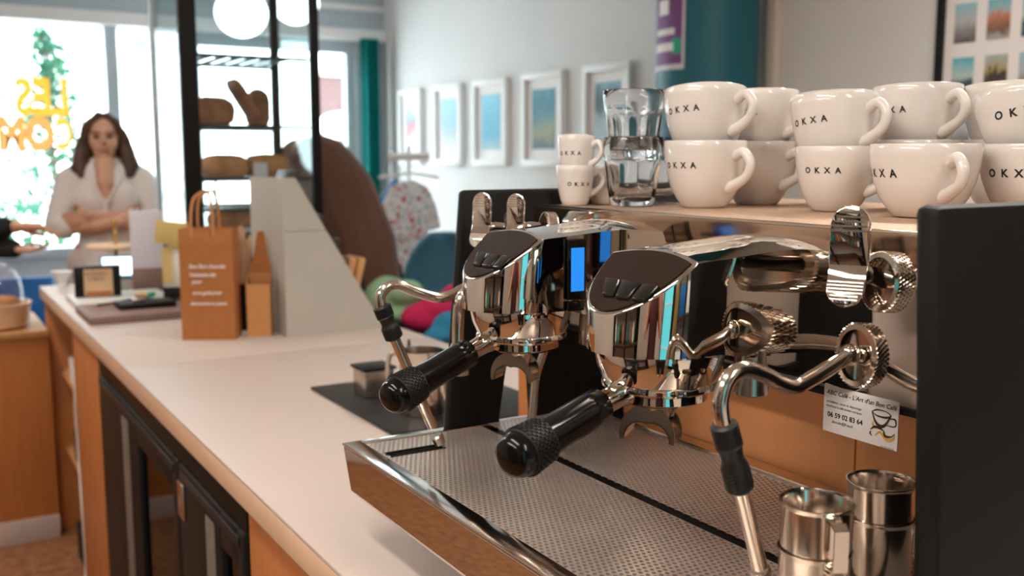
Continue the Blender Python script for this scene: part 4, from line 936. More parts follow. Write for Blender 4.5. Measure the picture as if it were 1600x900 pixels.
# ------------------------------------------------------------------ glass display case with breads
t = thing('display_case', 'tall glass display case with black posts holding loaves and cakes', 'display case', (1.04, 3.63, .90))
xa, xb, ya, yb, zt = .79, 1.265, 3.385, 3.85, 2.35
build('base', MB().box(xa-.005, xb+.005, ya-.005, yb+.005, .9003, 1.10, .006), M['black'], t)
build('roof', MB().box(xa-.005, xb+.005, ya-.005, yb+.005, zt, zt+.04, .006), M['black'], t)
for x, y, w_ in ((xa, ya, .055), (xb-.03, ya, .03), (xb-.03, yb-.03, .03)):
    build('post', MB().box(x, x+w_, y, y+.03, 1.10, zt, .003), M['black'], t)
build('post', MB().box(xa, xa+.03, yb-.03, yb, 1.10, zt, .003), M['frame_grey'], t, label='pale grey rear post')
build('pane', MB().box(xa+.055, xb-.03, ya+.008, ya+.012, 1.10, zt), M['case_pane'], t)
build('pane', MB().box(xb-.012, xb-.008, ya+.03, yb-.03, 1.10, zt), M['case_pane'], t)
build('pane', MB().box(xa+.008, xa+.012, ya+.03, yb-.03, 1.10, zt), M['case_pane'], t)
build('pane', MB().box(xa+.03, xb-.03, yb-.012, yb-.008, 1.10, zt), M['case_pane'], t)
for z in (1.185, 1.288, 1.468):
    mb = MB().box(xa+.03, xb-.03, ya+.03, ya+.04, z-.012, z).box(xa+.03, xb-.03, yb-.05, yb-.04, z-.012, z)
    for k in range(15): mb.box(xa+.03 + .027*k, xa+.034 + .027*k, ya+.04, yb-.05, z-.006, z-.002)
    build('wire_shelf', mb, M['black'], t)
mb = MB().box(xa+.03, xb-.03, ya+.03, ya+.045, 1.690, 1.702).box(xa+.03, xb-.03, yb-.05, yb-.035, 1.690, 1.702)
build('slat_rack', mb, M['black'], t)
for k in range(7): build('slat', MB().box(xa+.05 + .052*k, xa+.072 + .052*k, ya+.045, yb-.05, 1.692, 1.700, .001), M['black'], t)
def bread(name, c, size, mat, label, cat, group, rot=(0, 0, 0), slices=0):
    mb = MB(); mb.obox((0, 0, size[2]/2), size, None, min(size)*.35)
    bmesh.ops.subdivide_edges(mb.bm, edges=mb.bm.edges[:], cuts=2, use_grid_fill=True)
    for v in mb.bm.verts:
        v.co += Vector((random.uniform(-1, 1), random.uniform(-1, 1), random.uniform(-1, 1)))*min(size)*.025
        v.co.z += size[2]*.16*max(0, 1 - (2*v.co.x/size[0])**2)*(v.co.z > size[2]*.6)
    o = one(name, mb, M[mat], label, cat, group, ang=60); o.location = c; o.rotation_euler = rot
    return o
g = 'loaves and cakes in the glass case'
bread('loaf', (.925, 3.56, 1.469), (.16, .11, .085), 'crust', 'dark loaf lying on the middle shelf of the glass case', 'bread', g)
bread('loaf', (1.075, 3.545, 1.50), (.032, .11, .13), 'crust', 'half loaf leaning upright against the loaf on the middle shelf', 'bread', g, (0, R(-32), 0))
bread('loaf', (1.13, 3.68, 1.469), (.08, .10, .12), 'crust', 'tall brown loaf standing at the rear of the middle shelf', 'bread', g)
bread('cake', (.955, 3.52, 1.289), (.15, .13, .068), 'cake', 'golden loaf cake on the lower shelf, left one', 'cake', g)
bread('cake', (1.105, 3.52, 1.289), (.145, .13, .07), 'cake', 'golden loaf cake on the lower shelf, right one', 'cake', g)
bread('loaf', (.985, 3.52, 1.1135), (.17, .14, .05), 'crust', 'dark flat loaf on the floor of the glass case', 'bread', g)
one('bread_tray', MB().box(.875, 1.17, 3.43, 3.70, 1.1003, 1.113, .004), M['greytray'], 'pale tray under the dark flat loaf in the glass case', 'tray', loc=(1.02, 3.56, 1.10))
one('price_card', MB().obox((1.06, 3.44, 1.315), (.05, .002, .05), None, 0), M['lav'], 'small pinkish price card in front of the right loaf cake', 'card', loc=(1.06, 3.44, 1.289))
# ------------------------------------------------------------------ cross counter at the end of the aisle
t = thing('end_cabinet', 'low orange wood cabinet closing the end of the bar aisle', 'cabinet', (-.2, 4.0, 0))
build('body', MB().box(-.95, .393, 3.80, 4.25, .0, .735, .002), M['orange'], t); build('top', MB().box(-.97, .393, 3.785, 4.27, .735, .757, .002), M['orange2'], t)
build('skirting', MB().box(-.95, .393, 3.788, 3.80, 0, .085, .002), M['counter'], t, label='pale skirting board')
t = thing('bread_dish', 'beige earthenware dish on the low cabinet at the left edge', 'dish', (.245, 3.93, .757))
build('dish', MB().lathe([(0, 0), (.085, 0), (.105, .012), (.108, .075), (.115, .09), (.10, .09), (.095, .02), (0, .015)], 44, (.245, 3.93, .7573)), M['ceramic_beige'], t); 
t = thing('glass_cloche', 'clear glass dome over the bread on the beige dish', 'cloche', (.215, 3.93, .848))
build('dome', MB().lathe([(.099, .0), (.099, .05), (.09, .095), (.06, .13), (.02, .145), (0, .147), (0, .144), (.02, .142), (.058, .127), (.087, .093), (.096, .05), (.096, 0)], 44, (.235, 3.93, .8475), closed=True), M['pane'], t)
build('knob', MB().ball((.235, 3.93, 1.005), .014, 14), M['glass'], t)
for k, (x, y, z) in enumerate(((.205, 3.885, .80), (.275, 3.935, .80), (.205, 3.975, .80))):
    bread('bread_roll', (x, y, z), (.085, .075, .06), 'cake', ('orange brown roll under the glass dome, nearest us', 'orange brown roll under the glass dome, on the right', 'orange brown roll under the glass dome, farthest from us')[k], 'bread', 'rolls under the glass dome', (0, 0, k))
# things on the open shelf
for (nm, mb, m, lb, cat, loc) in (
 ('coffee_mug', MB().lathe([(0, 0), (.035, 0), (.038, .085), (.035, .085), (.032, .005), (0, .005)], 28, (.47, 3.62, .5983)).tube(cr([(.47, 3.585, .67), (.47, 3.565, .665), (.47, 3.565, .63), (.47, 3.585, .62)], 4), .005, 8), 'white', 'white mug on the open shelf under the counter', 'mug', (.47, 3.62, .5985)),
 ('cable_coil', MB().tube([(.46 + .002*k, 3.42 + .045*math.cos(k*.5), .645 + .045*math.sin(k*.5)) for k in range(28)], .005, 8), 'white', 'white cable coil hanging in the open shelf', 'cable', (.47, 3.42, .60)),
 ('cable', MB().tube(cr([(.42, 3.30, .80), (.41, 3.33, .60), (.415, 3.36, .40), (.41, 3.31, .25), (.41, 3.30, .06), (.40, 3.28, .012)], 8), .005, 8), 'white', 'white cable hanging down in front of the open shelf', 'cable', (.42, 3.32, .4)),
 ('power_strip', MB().box(.44, .49, 3.24, 3.52, .75, .79, .004), 'blue', 'blue black power strip under the counter top', 'power strip', (.46, 3.4, .75)),
 ('router_box', MB().box(.42, .56, 3.42, 3.56, .0, .13, .006), 'black', 'black box with a blue light on the floor of the open shelf', 'router', (.48, 3.5, 0)),
 ('black_tin', MB().lathe([(0, 0), (.045, 0), (.045, .13), (0, .13)], 24, (.49, 3.30, .5983)), 'black', 'black tin on the open shelf under the counter', 'tin', (.49, 3.30, .5985)),
 ('napkin_pack', MB().box(.43, .55, 3.25, 3.40, .3183, .42, .01), 'paper', 'white napkin pack on the lower open shelf', 'napkins', (.49, 3.32, .3185)),
 ('black_pouch', MB().box(.43, .56, 3.45, 3.60, .3183, .46, .02), 'blackcloth', 'black bag on the lower open shelf', 'bag', (.5, 3.52, .3185))):
    o = one(nm, mb, M[m], lb, cat, loc=loc)
    if nm == 'router_box': build('indicator', MB().box(.4185, .4198, 3.47, 3.485, .06, .08), M['led'], o, label='blue light').location = (-.48, -3.5, 0)
# ------------------------------------------------------------------ customer side: table with clothes, chair, garment stand
t = thing('side_table', 'low table with a navy top beyond the counter', 'table', (1.75, 3.35, 0))
build('top', MB().box(1.32, 2.15, 2.95, 3.56, .70, .73, .006), M['navy'], t)
for x in (1.37, 2.10):
    for y in (3.0, 3.51): build('leg', MB().box(x-.02, x+.02, y-.02, y+.02, 0, .70), M['black'], t)
def blob(name, balls, mat, label, cat, z, disp=.02, vox=.012, group=None):
    mb = MB()
    for c, r in balls: mb.ball(c, r, 14)
    o = one(name, mb, M[mat], label, cat, group, loc=(balls[0][0][0], balls[0][0][1], z), ang=0)
    m = o.modifiers.new('r', 'REMESH'); m.mode = 'VOXEL'; m.voxel_size = vox; m.use_smooth_shade = True
    tx = bpy.data.textures.new('folds', 'CLOUDS'); tx.noise_scale = .09
    d = o.modifiers.new('d', 'DISPLACE'); d.texture = tx; d.strength = disp; d.mid_level = .5
    s = o.modifiers.new('s', 'SMOOTH'); s.iterations = 3
    return o
blob('cushion', [((1.53, 3.42, .83), (.10, .09, .085)), ((1.56, 3.40, .78), (.12, .10, .05)), ((1.56, 3.36, .86), (.08, .08, .05))], 'mint', 'mint green cushion on the navy table', 'cushion', .73)
blob('folded_cloth', [((1.57, 3.17, .79), (.10, .09, .055)), ((1.62, 3.14, .83), (.09, .08, .05)), ((1.66, 3.20, .80), (.09, .09, .07)), ((1.67, 3.15, .87), (.055, .05, .035))], 'pink', 'hot pink cloth heaped on the navy table', 'cloth', .73, .03)
blob('blue_scarf', [((1.52, 2.97, .76), (.07, .05, .03)), ((1.56, 2.99, .79), (.06, .06, .045)), ((1.60, 2.98, .77), (.07, .05, .04))], 'bluecloth', 'blue cloth at the near edge of the navy table', 'cloth', .73)
t = thing('shell_chair', 'chair with a rounded grey blue shell back beyond the navy table', 'chair', (2.16, 4.05, 0))
mb = MB(); rows = []
for i in range(13):
    z = .44 + .56*i/12; hw2 = .25*math.sqrt(max(.02, 1 - max(0, (z-.70)/.31)**2)); rows.append([(2.16 + .9*hw2*k/6 , 4.16 - .10*(1-(k/6)**2)*-1 + .05*(z-.44), z) for k in range(-6, 7)])
mb.grid(rows); build('back', mb, M['bluechair'], t, solid=.018, ang=60)
build('seat', MB().box(1.94, 2.38, 3.82, 4.22, .43, .455, .01), M['bluechair'], t)
for x in (1.98, 2.34):
    for y in (3.86, 4.20): build('leg', MB().tube([(x, y, .43), (x*1.0, y, 0)], .013, 8), M['birch'], t)
t = thing('blue_bench', 'blue bench under the shop window at the left edge', 'bench', (.1, 5.65, 0))
build('seat', MB().box(-.6, .60, 5.44, 5.86, .44, .48, .01), M['blue'], t); build('backrest', MB().box(-.6, .60, 5.44, 5.47, .48, .765, .008), M['blue'], t)
for x in (-.5, .52):
    for y in (5.49, 5.81): build('leg', MB().box(x-.02, x+.02, y-.02, y+.02, 0, .44), M['black'], t)
# garment on its stand
gx, gy = 2.30, 4.86
G = Matrix.Translation((gx, gy, 0)) @ Matrix.Rotation(R(-25), 4, 'Z')
M['floral'] = print_mat('floral cotton', [(0, '#b34646'), (.30, '#b85a58'), (.36, '#e7e5e4'), (.66, '#e9ecee'), (.72, '#93a4ae'), (1, '#e3e6e8')], 'Z', 9, 2.2)
nt = M['floral'].node_tree
for n_ in nt.nodes:
    if n_.type == 'MATH' and n_.operation == 'MULTIPLY_ADD':
        for l in list(n_.inputs[2].links): nt.links.remove(l)
        n_.inputs[2].default_value = .5
t = thing('garment_stand', 'white stand with hooks beside the right wall', 'clothes stand', (gx, gy, 0))
build('pole', xf(MB().tube([(0, .02, .02), (0, .02, 1.42)], .011, 10), G), M['white'], t)
build('base', xf(MB().lathe([(0, 0), (.15, 0), (.15, .015), (.02, .03), (0, .03)], 28, (0, .02, 0)), G), M['white'], t)
build('crossbar', xf(MB().tube([(-.16, .0, 1.25), (0, .0, 1.275), (.16, .0, 1.25)], .008, 8).tube([(-.11, .02, 1.36), (.11, .02, 1.36)], .022, 10), G), M['white'], t)
def garment(name, poly, mat, label, y0, y1):
    return one(name, xf(MB().prism(poly, 'Y', y0, y1, .008), G), M[mat], label, 'clothes', 'clothes on the white stand', loc=(gx, gy, 1.2), ang=50)
top = [(-.03, 1.235), (.03, 1.235), (.10, 1.20), (.145, 1.10), (.165, .985), (.115, .965), (.095, 1.04), (.10, .93), (-.10, .93), (-.095, 1.04), (-.115, .965), (-.165, .985), (-.145, 1.10), (-.10, 1.20)]
o = garment('childs_shirt', top, 'floral', 'white child shirt with red flower print hanging on the stand', -.035, -.012)
tr = [(-.09, .95), (.09, .95), (.125, .66), (.045, .655), (.005, .84), (-.005, .84), (-.045, .655), (-.125, .66)]
garment('childs_trousers', tr, 'floral', 'white child trousers with red flower print below the shirt', -.010, .008)
o = garment('red_top', [(.03, .60), (-.05, .60), (-.05, .92), (.03, .92)], 'pink', 'dark red piece of clothing showing behind the child trousers', .035, .05)
o = garment('blue_jacket', [(-.19, .72), (-.06, .72), (-.02, 1.21), (-.08, 1.245), (-.155, 1.14)], 'blue', 'bright blue jacket hanging behind the child shirt', .055, .08)

# ------------------------------------------------------------------ people: bodies are one skin each, clothes and hair their children
def skinmesh(name, mb, mat, parent, vox, smooth=4, label=None):
    o = build(name, mb, mat, parent, ang=0, label=label)
    m = o.modifiers.new('r', 'REMESH'); m.mode = 'VOXEL'; m.voxel_size = vox; m.use_smooth_shade = True
    s = o.modifiers.new('s', 'SMOOTH'); s.iterations = smooth; s.factor = .5
    return o
def hand(mb, wrist, d, down, k=1.0, curl=18, thumb_side=1):
    """palm, four fingers of unequal length bending towards 'down', thumb from the side of the palm"""
    w = Vector(wrist); d = Vector(d).normalized(); dn = Vector(down); dn = (dn - d*dn.dot(d)).normalized(); sd = d.cross(dn)*thumb_side
    P = lambda a, b, c: w + d*(a*k) + sd*(b*k) + dn*(c*k)
    for b in (-.027, -.009, .009, .027): mb.cap(P(.0, b*.7, 0), P(.085, b, .002), .0155*k, .0125*k, 10)
    for b, L, cu in ((.030, .068, 1), (.010, .078, .8), (-.010, .073, .9), (-.029, .056, 1.2)):
        a = Vector(P(.085, b, .002)); dirv = d.copy(); r = .0095*k
        for f in (.45, .32, .23):
            ax = d.cross(dn); dirv = (Matrix.Rotation(R(curl*cu), 3, ax) @ dirv); e = a + dirv*(L*f*k); mb.cap(a, e, r, r*.9, 10); a = e; r *= .9
    a = P(.022, .030, .006); e = P(.052, .062, .016); mb.cap(a, e, .014*k, .0115*k, 10); mb.cap(e, P(.084, .070, .022), .0115*k, .009*k, 10)
def limb(mb, pts, rs):
    for a, b, ra, rb in zip(pts, pts[1:], rs, rs[1:]): mb.cap(a, b, ra, rb)
def head(mb, c, k=1.0):
    x, y, z = c
    for (o, r) in (((0, .012, .012), (.073, .090, .100)), ((0, -.030, -.052), (.052, .054, .052)), ((0, -.062, -.086), (.022, .020, .020)), ((-.034, -.052, -.022), (.030, .028, .032)), ((.034, -.052, -.022), (.030, .028, .032)), ((0, -.066, .032), (.048, .018, .018)), ((-.075, .012, -.004), (.010, .018, .030)), ((.075, .012, -.004), (.010, .018, .030))):
        mb.ball((x+o[0]*k, y+o[1]*k, z+o[2]*k), tuple(q*k for q in r), 18)
    mb.cap((x, y-.078*k, z+.018*k), (x, y-.097*k, z-.016*k), .009*k, .0125*k, 10)
    for s in (-1, 1): mb.ball((x+s*.010*k, y-.088*k, z-.020*k), .009*k, 10)
    mb.ball((x, y-.078*k, z-.052*k), (.024*k, .012*k, .013*k), 12)
def face(parent, c, T, k=1.0):
    x, y, z = c
    e = MB()
    for s in (-1, 1):
        build('eye', xf(MB().ball((x+s*.030*k, y-.079*k, z+.008*k), (.011*k, .006*k, .0065*k), 12), T), M['eye'], parent)
        build('eyebrow', xf(MB().tube(cr([(x+s*.014*k, y-.087*k, z+.026*k), (x+s*.030*k, y-.086*k, z+.031*k), (x+s*.048*k, y-.074*k, z+.025*k)], 4), .003*k, 8), T), M['hair'], parent)
    build('lips', xf(MB().tube(cr([(x-.024*k, y-.080*k, z-.047*k), (x-.012*k, y-.091*k, z-.052*k), (x, y-.094*k, z-.0525*k), (x+.012*k, y-.091*k, z-.052*k), (x+.024*k, y-.080*k, z-.047*k)], 4), [.002*k + .004*k*math.sin(i/16*PI) for i in range(17)], 10), T), M['lips'], parent)
# woman in the white blouse, arms crossed, standing behind the far end of the counter
T = Matrix.Translation((.835, 5.19, 0)) @ Matrix.Rotation(R(-12), 4, 'Z')
wo = thing('person', 'woman with dark brown shoulder-length hair and white blouse, standing with arms crossed', 'person', (.835, 5.19, 0))
mb = MB(); HC = (0, -.01, 1.445)
head(mb, HC)
limb(mb, [(0, .02, 1.40), (0, .03, 1.27)], [.052, .056])
limb(mb, [(0, .02, 1.22), (0, .01, 1.05), (0, .01, .90)], [.118, .112, .13])
limb(mb, [(-.13, .02, 1.265), (.13, .02, 1.265)], [.05, .05])
for s in (-1, 1):
    limb(mb, [(s*.165, .015, 1.245), (s*.215, -.03, 1.03)], [.046, .038])
    limb(mb, [(s*.085, .01, .88), (s*.085, .0, .48), (s*.085, .02, .08)], [.095, .060, .040]); limb(mb, [(s*.085, .03, .04), (s*.09, -.12, .03)], [.038, .03])
limb(mb, [(-.215, -.04, 1.025), (-.05, -.165, 1.035), (.07, -.185, 1.055)], [.041, .034, .027]); hand(mb, (.075, -.185, 1.058), (1, .15, .05), (0, 1, -.15), .9, 10)
limb(mb, [(.215, -.04, 1.03), (.06, -.15, 1.075), (-.07, -.17, 1.085)], [.040, .033, .026]); hand(mb, (-.075, -.165, 1.082), (-1, .35, -.12), (0, 1, -.1), .9, 10, -1)
limb(mb, [(0, -.050, 1.315), (0, -.102, 1.235), (0, -.134, 1.155)], [.056, .042, .012])
skinmesh('body', xf(mb, T), M['skin'], wo, .0055, 3)
face(wo, HC, T)
mb = MB()
limb(mb, [(0, .02, 1.235), (0, .01, 1.07), (0, .01, .93), (0, .01, .80)], [.137, .132, .150, .165])
mb.ball((-.060, -.080, 1.155), (.085, .050, .085)); mb.ball((.060, -.080, 1.155), (.085, .050, .085))
limb(mb, [(-.135, .02, 1.272), (.135, .02, 1.272)], [.058, .058])
for s in (-1, 1): limb(mb, [(s*.165, .012, 1.25), (s*.20, -.015, 1.12), (s*.222, -.035, 1.045), (s*.19, -.075, 1.03)], [.062, .066, .062, .058])
bl = skinmesh('blouse', xf(mb, T), M['blouse'], wo, .009, 4)
for s in (-1, 1): build('collar', xf(MB().tube(cr([(s*.064, .055, 1.315), (s*.076, -.01, 1.305), (s*.070, -.075, 1.270), (s*.042, -.122, 1.205), (s*.006, -.142, 1.145)], 5), [.011]*6 + [.013]*8 + [.008]*7, 8), T), M['blouse'], bl)
build('placket', xf(MB().tube(cr([(0, -.142, 1.16), (0, -.142, 1.10), (0, -.136, 1.0), (0, -.148, .86)], 4), .010, 8), T), M['blouse'], bl)
mb = MB()
limb(mb, [(-.07, .01, .84), (.07, .01, .84)], [.125, .125])
for s in (-1, 1): limb(mb, [(s*.085, .01, .84), (s*.095, 0, .45), (s*.10, .01, .12)], [.118, .095, .085])
skinmesh('trousers', xf(mb, T), M['trouser'], wo, .012, 4)
mb = MB()
mb.ball((0, .035, 1.478), (.088, .092, .092)); mb.ball((0, .085, 1.39), (.090, .050, .13))
for s in (-1, 1):
    limb(mb, [(s*.020, -.035, 1.555), (s*.066, -.045, 1.515), (s*.088, -.02, 1.455), (s*.104, -.01, 1.37), (s*.112, -.020, 1.310), (s*.100, -.045, 1.275)], [.018, .021, .026, .038, .044, .026])
    limb(mb, [(s*.07, .05, 1.40), (s*.10, .05, 1.28)], [.05, .045])
h = skinmesh('hair', xf(mb, T), M['hair'], wo, .007, 3)
dt = bpy.data.textures.new('waves', 'CLOUDS'); dt.noise_scale = .05
dm = h.modifiers.new('d', 'DISPLACE'); dm.texture = dt; dm.strength = .022
build('necklace', xf(MB().tube(cr([(-.045, -.055, 1.33), (-.028, -.112, 1.265), (0, -.128, 1.247), (.028, -.112, 1.265), (.045, -.055, 1.33)], 5), .0022, 6), T), M['gold'], wo)

# stooping person in brown, seen from behind at the right of the glass case
mn = thing('person', 'person in a brown sweater bending forward behind the glass display case, seen from behind', 'person', (1.56, 3.80, 0))
mb = MB()
HIP, CH, SH, NK, HD = (1.565, 3.79, .92), (1.52, 3.90, 1.20), (1.435, 4.00, 1.335), (1.375, 4.07, 1.31), (1.345, 4.14, 1.20)
limb(mb, [HIP, CH, SH], [.12, .125, .11]); limb(mb, [SH, NK, HD], [.07, .055, .05]); mb.ball(HD, (.078, .085, .105), 18); mb.cap((1.33, 4.20, 1.185), (1.32, 4.23, 1.16), .02, .014, 10); mb.ball((1.335, 4.185, 1.12), (.05, .045, .04), 14)
for s in (-1, 1):
    sh = Vector(SH) + Vector((.08*s, .12*s, -.02)); el = sh + Vector((-.14, .10, -.22)); wr = el + Vector((-.16, .10, -.08))
    limb(mb, [sh, el, wr], [.05, .042, .028]); hand(mb, wr, (-.8, .5, -.2), (0, 0, -1), .95, 20, s)
    lg_ = Vector(HIP) + Vector((.085*s, .045*s, -.06)); limb(mb, [lg_, lg_ + Vector((-.02, .03, -.42)), (lg_.x, lg_.y, .08)], [.10, .065, .042]); limb(mb, [(lg_.x, lg_.y, .04), (lg_.x-.07, lg_.y+.12, .03)], [.04, .032])
skinmesh('body', mb, M['skin'], mn, .008, 3)
mb = MB()
limb(mb, [(1.57, 3.78, .86), (1.565, 3.80, 1.0), CH, (1.475, 3.96, 1.30), (1.415, 4.02, 1.335)], [.160, .158, .160, .150, .105])
for s in (-1, 1):
    sh = Vector(SH) + Vector((.07*s, .11*s, -.03)); el = sh + Vector((-.14, .10, -.22)); wr = el + Vector((-.15, .095, -.075)); limb(mb, [sh, el, wr], [.082, .060, .045])
skinmesh('sweater', mb, M['sweater'], mn, .011, 5)
mb = MB()
limb(mb, [(1.49, 3.75, .86), (1.63, 3.82, .86)], [.115, .115])
for s in (-1, 1):
    lg_ = Vector(HIP) + Vector((.085*s, .045*s, -.06)); limb(mb, [lg_, lg_ + Vector((-.02, .03, -.42)), (lg_.x, lg_.y, .09)], [.125, .082, .066])
skinmesh('jeans', mb, M['denim'], mn, .014, 4)
mb = MB(); mb.ball((1.36, 4.12, 1.225), (.086, .09, .10), 18); skinmesh('hair', mb, M['hair'], mn, .01, 2)

# person at the left edge of the picture: only the reaching hands and dark cuffs enter the frame
p3 = thing('person', 'person in black sleeves at the left edge, reaching both hands towards the counter', 'person', (-.12, 5.0, 0))
mb = MB(); bx, by = -.12, 5.0
T3 = Matrix.Translation((bx, by, 0)) @ Matrix.Rotation(R(75), 4, 'Z')
hm = MB(); head(hm, (0, 0, 1.52)); xf(hm, T3); me_ = bpy.data.meshes.new('x'); hm.bm.to_mesh(me_); mb.bm.from_mesh(me_); bpy.data.meshes.remove(me_); hm.bm.free()
limb(mb, [(bx, by, 1.46), (bx, by, 1.34)], [.055, .06]); limb(mb, [(bx, by, 1.28), (bx, by, .9)], [.12, .125])
A1, A2 = [(bx+.02, by-.17, 1.33), (.06, 4.74, 1.06), (.385, 4.668, 1.068)], [(bx+.02, by+.15, 1.33), (.10, 4.92, 1.0), (.375, 4.690, .972)]
limb(mb, A1, [.05, .042, .029]); hand(mb, A1[2], (1, -.25, -.02), (.45, -.35, -1), 1.12, 20, 1)
limb(mb, A2, [.05, .042, .029]); hand(mb, A2[2], (1, -.45, -.05), (0, 0, 1), .92, 14, -1)
for s in (-1, 1):
    limb(mb, [(bx, by+s*.09, .86), (bx, by+s*.09, .46), (bx, by+s*.09, .08)], [.10, .062, .042]); limb(mb, [(bx, by+s*.09, .04), (bx+.14, by+s*.09, .03)], [.04, .03])
skinmesh('body', mb, M['skin'], p3, .0055, 3)
face(p3, (0, 0, 1.52), T3)
mb = MB(); limb(mb, [(bx, by, 1.29), (bx, by, 1.05), (bx, by, .86)], [.145, .14, .15]); limb(mb, [(bx+.01, by-.14, 1.335), (bx+.01, by+.14, 1.335)], [.07, .07])
def along(a, b, f): return Vector(a) + (Vector(b)-Vector(a))*f
limb(mb, [A1[0], A1[1], along(A1[1], A1[2], .86)], [.072, .058, .046]); limb(mb, [A2[0], A2[1], along(A2[1], A2[2], .97)], [.072, .058, .043])
skinmesh('jacket', mb, M['blackcloth'], p3, .009, 4)
mb = MB(); limb(mb, [(bx, by-.07, .84), (bx, by+.07, .84)], [.12, .12])
for s in (-1, 1): limb(mb, [(bx, by+s*.09, .84), (bx, by+s*.09, .46), (bx, by+s*.09, .09)], [.12, .085, .07])
skinmesh('trousers', mb, M['denim'], p3, .014, 4)
mb = MB(); mb.ball((0, .035, 1.55), (.087, .092, .095), 18); skinmesh('hair', xf(mb, T3), M['hair'], p3, .01, 2)

# photographer, mirrored in the chrome group heads
p4 = thing('person', 'photographer in a maroon shirt and black trousers, seen only mirrored in the chrome', 'person', (-.30, -.42, 0))
T4 = Matrix.Translation((-.30, -.42, 0)) @ Matrix.Rotation(R(145), 4, 'Z')
mb = MB(); head(mb, (0, 0, 1.50)); limb(mb, [(0, .02, 1.44), (0, .02, 1.32)], [.055, .06]); limb(mb, [(0, .02, 1.25), (0, .01, .9)], [.115, .12])
for s in (-1, 1):
    limb(mb, [(s*.16, .02, 1.29), (s*.24, -.12, 1.12), (s*.10, -.27, 1.37)], [.05, .042, .03]); hand(mb, (s*.10, -.27, 1.37), (-s*.5, -.3, .7), (0, 1, 0), .95, 22, s)
    limb(mb, [(s*.09, .01, .86), (s*.09, 0, .46), (s*.09, .02, .08)], [.10, .062, .042]); limb(mb, [(s*.09, .02, .04), (s*.09, -.12, .03)], [.04, .03])
skinmesh('body', xf(mb, T4), M['skin'], p4, .008, 3); face(p4, (0, 0, 1.50), T4)
mb = MB(); limb(mb, [(0, .02, 1.26), (0, .01, 1.05), (0, .01, .86)], [.14, .135, .145]); limb(mb, [(-.14, .02, 1.31), (.14, .02, 1.31)], [.065, .065])
for s in (-1, 1): limb(mb, [(s*.16, .02, 1.29), (s*.22, -.08, 1.17)], [.07, .062])
skinmesh('shirt', xf(mb, T4), M['maroon'], p4, .012, 4)
mb = MB(); limb(mb, [(-.07, .01, .84), (.07, .01, .84)], [.12, .12])
for s in (-1, 1): limb(mb, [(s*.09, .01, .84), (s*.09, 0, .46), (s*.09, .02, .09)], [.12, .08, .065])
skinmesh('trousers', xf(mb, T4), M['blackcloth'], p4, .014, 4)
mb = MB(); mb.ball((0, .04, 1.535), (.087, .092, .095), 18); skinmesh('hair', xf(mb, T4), M['hair'], p4, .01, 2)

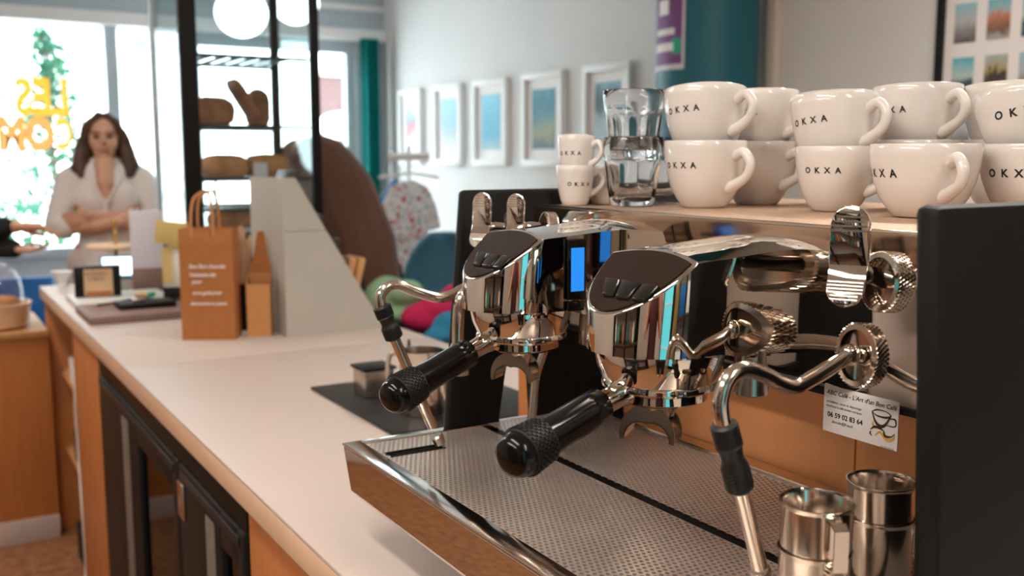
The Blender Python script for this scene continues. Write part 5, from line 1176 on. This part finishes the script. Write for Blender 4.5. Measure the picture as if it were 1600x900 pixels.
# back wall of the bar aisle, mirrored in the chrome: shelving, a yellow post, a teal glazed door
t = thing('back_shelving', 'dark wall shelving behind the bar aisle, seen only mirrored in the chrome', 'shelving', (X0+.17, .35, 0))
for z in (.05, .55, .95, 1.30, 1.65, 2.0): build('shelf_board', MB().box(X0+.005, X0+.33, -.35, 1.05, z, z+.03, .002), M['dark_brown'], t)
for y in (-.36, .34, 1.04): build('upright', MB().box(X0+.005, X0+.33, y, y+.03, 0, 2.2, .002), M['black'], t)
cols = ['black', 'paper', 'crust', 'teal', 'kraft_light', 'dark_brown', 'green', 'white', 'blue', 'maroon']
k = 0
for z in (.98, 1.33, 1.68):
    for j in range(9):
        y = -.25 + .148*j
        if abs(y-.35) < .05: continue
        h_ = .16 + .08*((k*7) % 5)/5; r_ = .035 + .02*((k*3) % 4)/4
        one('jar', MB().lathe([(0, 0), (r_, 0), (r_, h_*.7), (r_*.5, h_*.85), (r_*.5, h_), (0, h_)], 16, (X0+.17, y, z+.001)), M[cols[k % 10]], ['black', 'white', 'rust brown', 'teal', 'tan', 'dark brown', 'green', 'cream', 'blue', 'maroon'][k % 10] + ' jar on the ' + {.98: 'lowest', 1.33: 'middle', 1.68: 'topmost'}[z] + ' filled board of the dark back shelving', 'jar', 'jars on the back shelving', loc=(X0+.17, y, z)); k += 1
one('yellow_post', MB().box(.24, .33, Y0+.005, Y0+.09, 0, 2.6, .004), M['yellowpaint'], 'yellow wooden post on the wall at the near end of the bar', 'post', loc=(.29, Y0+.05, 0))
t = thing('tall_fridge', 'tall fridge with teal lit glass door at the near end of the bar', 'fridge', (-.1, Y0+.3, 0))
build('cabinet', MB().box(-.36, .16, Y0+.005, Y0+.45, 0, 2.05, .006), M['black'], t); build('door_glass', MB().box(-.31, .11, Y0+.45, Y0+.458, .25, 1.95), emit('teal fridge light', '#55bccb', .6), t); build('handle', MB().tube([(.13, Y0+.48, .9), (.13, Y0+.48, 1.3)], .01, 8), M['steel'], t)
for k_, z_ in enumerate((.55, .9, 1.25, 1.6)): build('shelf', MB().box(-.31, .11, Y0+.46, Y0+.468, z_, z_+.012), M['white'], t)
t = thing('near_shelving', 'dark shelving with blue crates on the wall at the near end of the bar', 'shelving', (.75, Y0+.2, 0))
for x_ in (.42, .78, 1.14): build('upright', MB().box(x_, x_+.03, Y0+.005, Y0+.35, 0, 2.1, .002), M['black'], t)
for z_ in (.1, .6, 1.1, 1.6, 2.07): build('shelf_board', MB().box(.42, 1.17, Y0+.005, Y0+.35, z_, z_+.03, .002), M['dark_brown'], t)
for k_, (x_, z_, c_) in enumerate(((.47, 1.13, 'blue'), (.83, 1.13, 'white'), (.47, .63, 'white'), (.83, .63, 'blue'), (.83, 1.63, 'teal'))):
    one('crate', MB().box(x_, x_+.28, Y0+.03, Y0+.33, z_+.001, z_+.22, .006), M[c_], ('blue crate at eye height', 'white crate at eye height', 'white crate on the low board', 'blue crate on the low board', 'teal crate on the upper board')[k_] + ' of the near dark shelving', 'crate', 'crates on the near shelving', loc=(x_+.14, Y0+.18, z_))
linear_lamp(.6, -.9, 1.2, 2.45, 6, 'long warm ceiling lamp at the near end of the room')
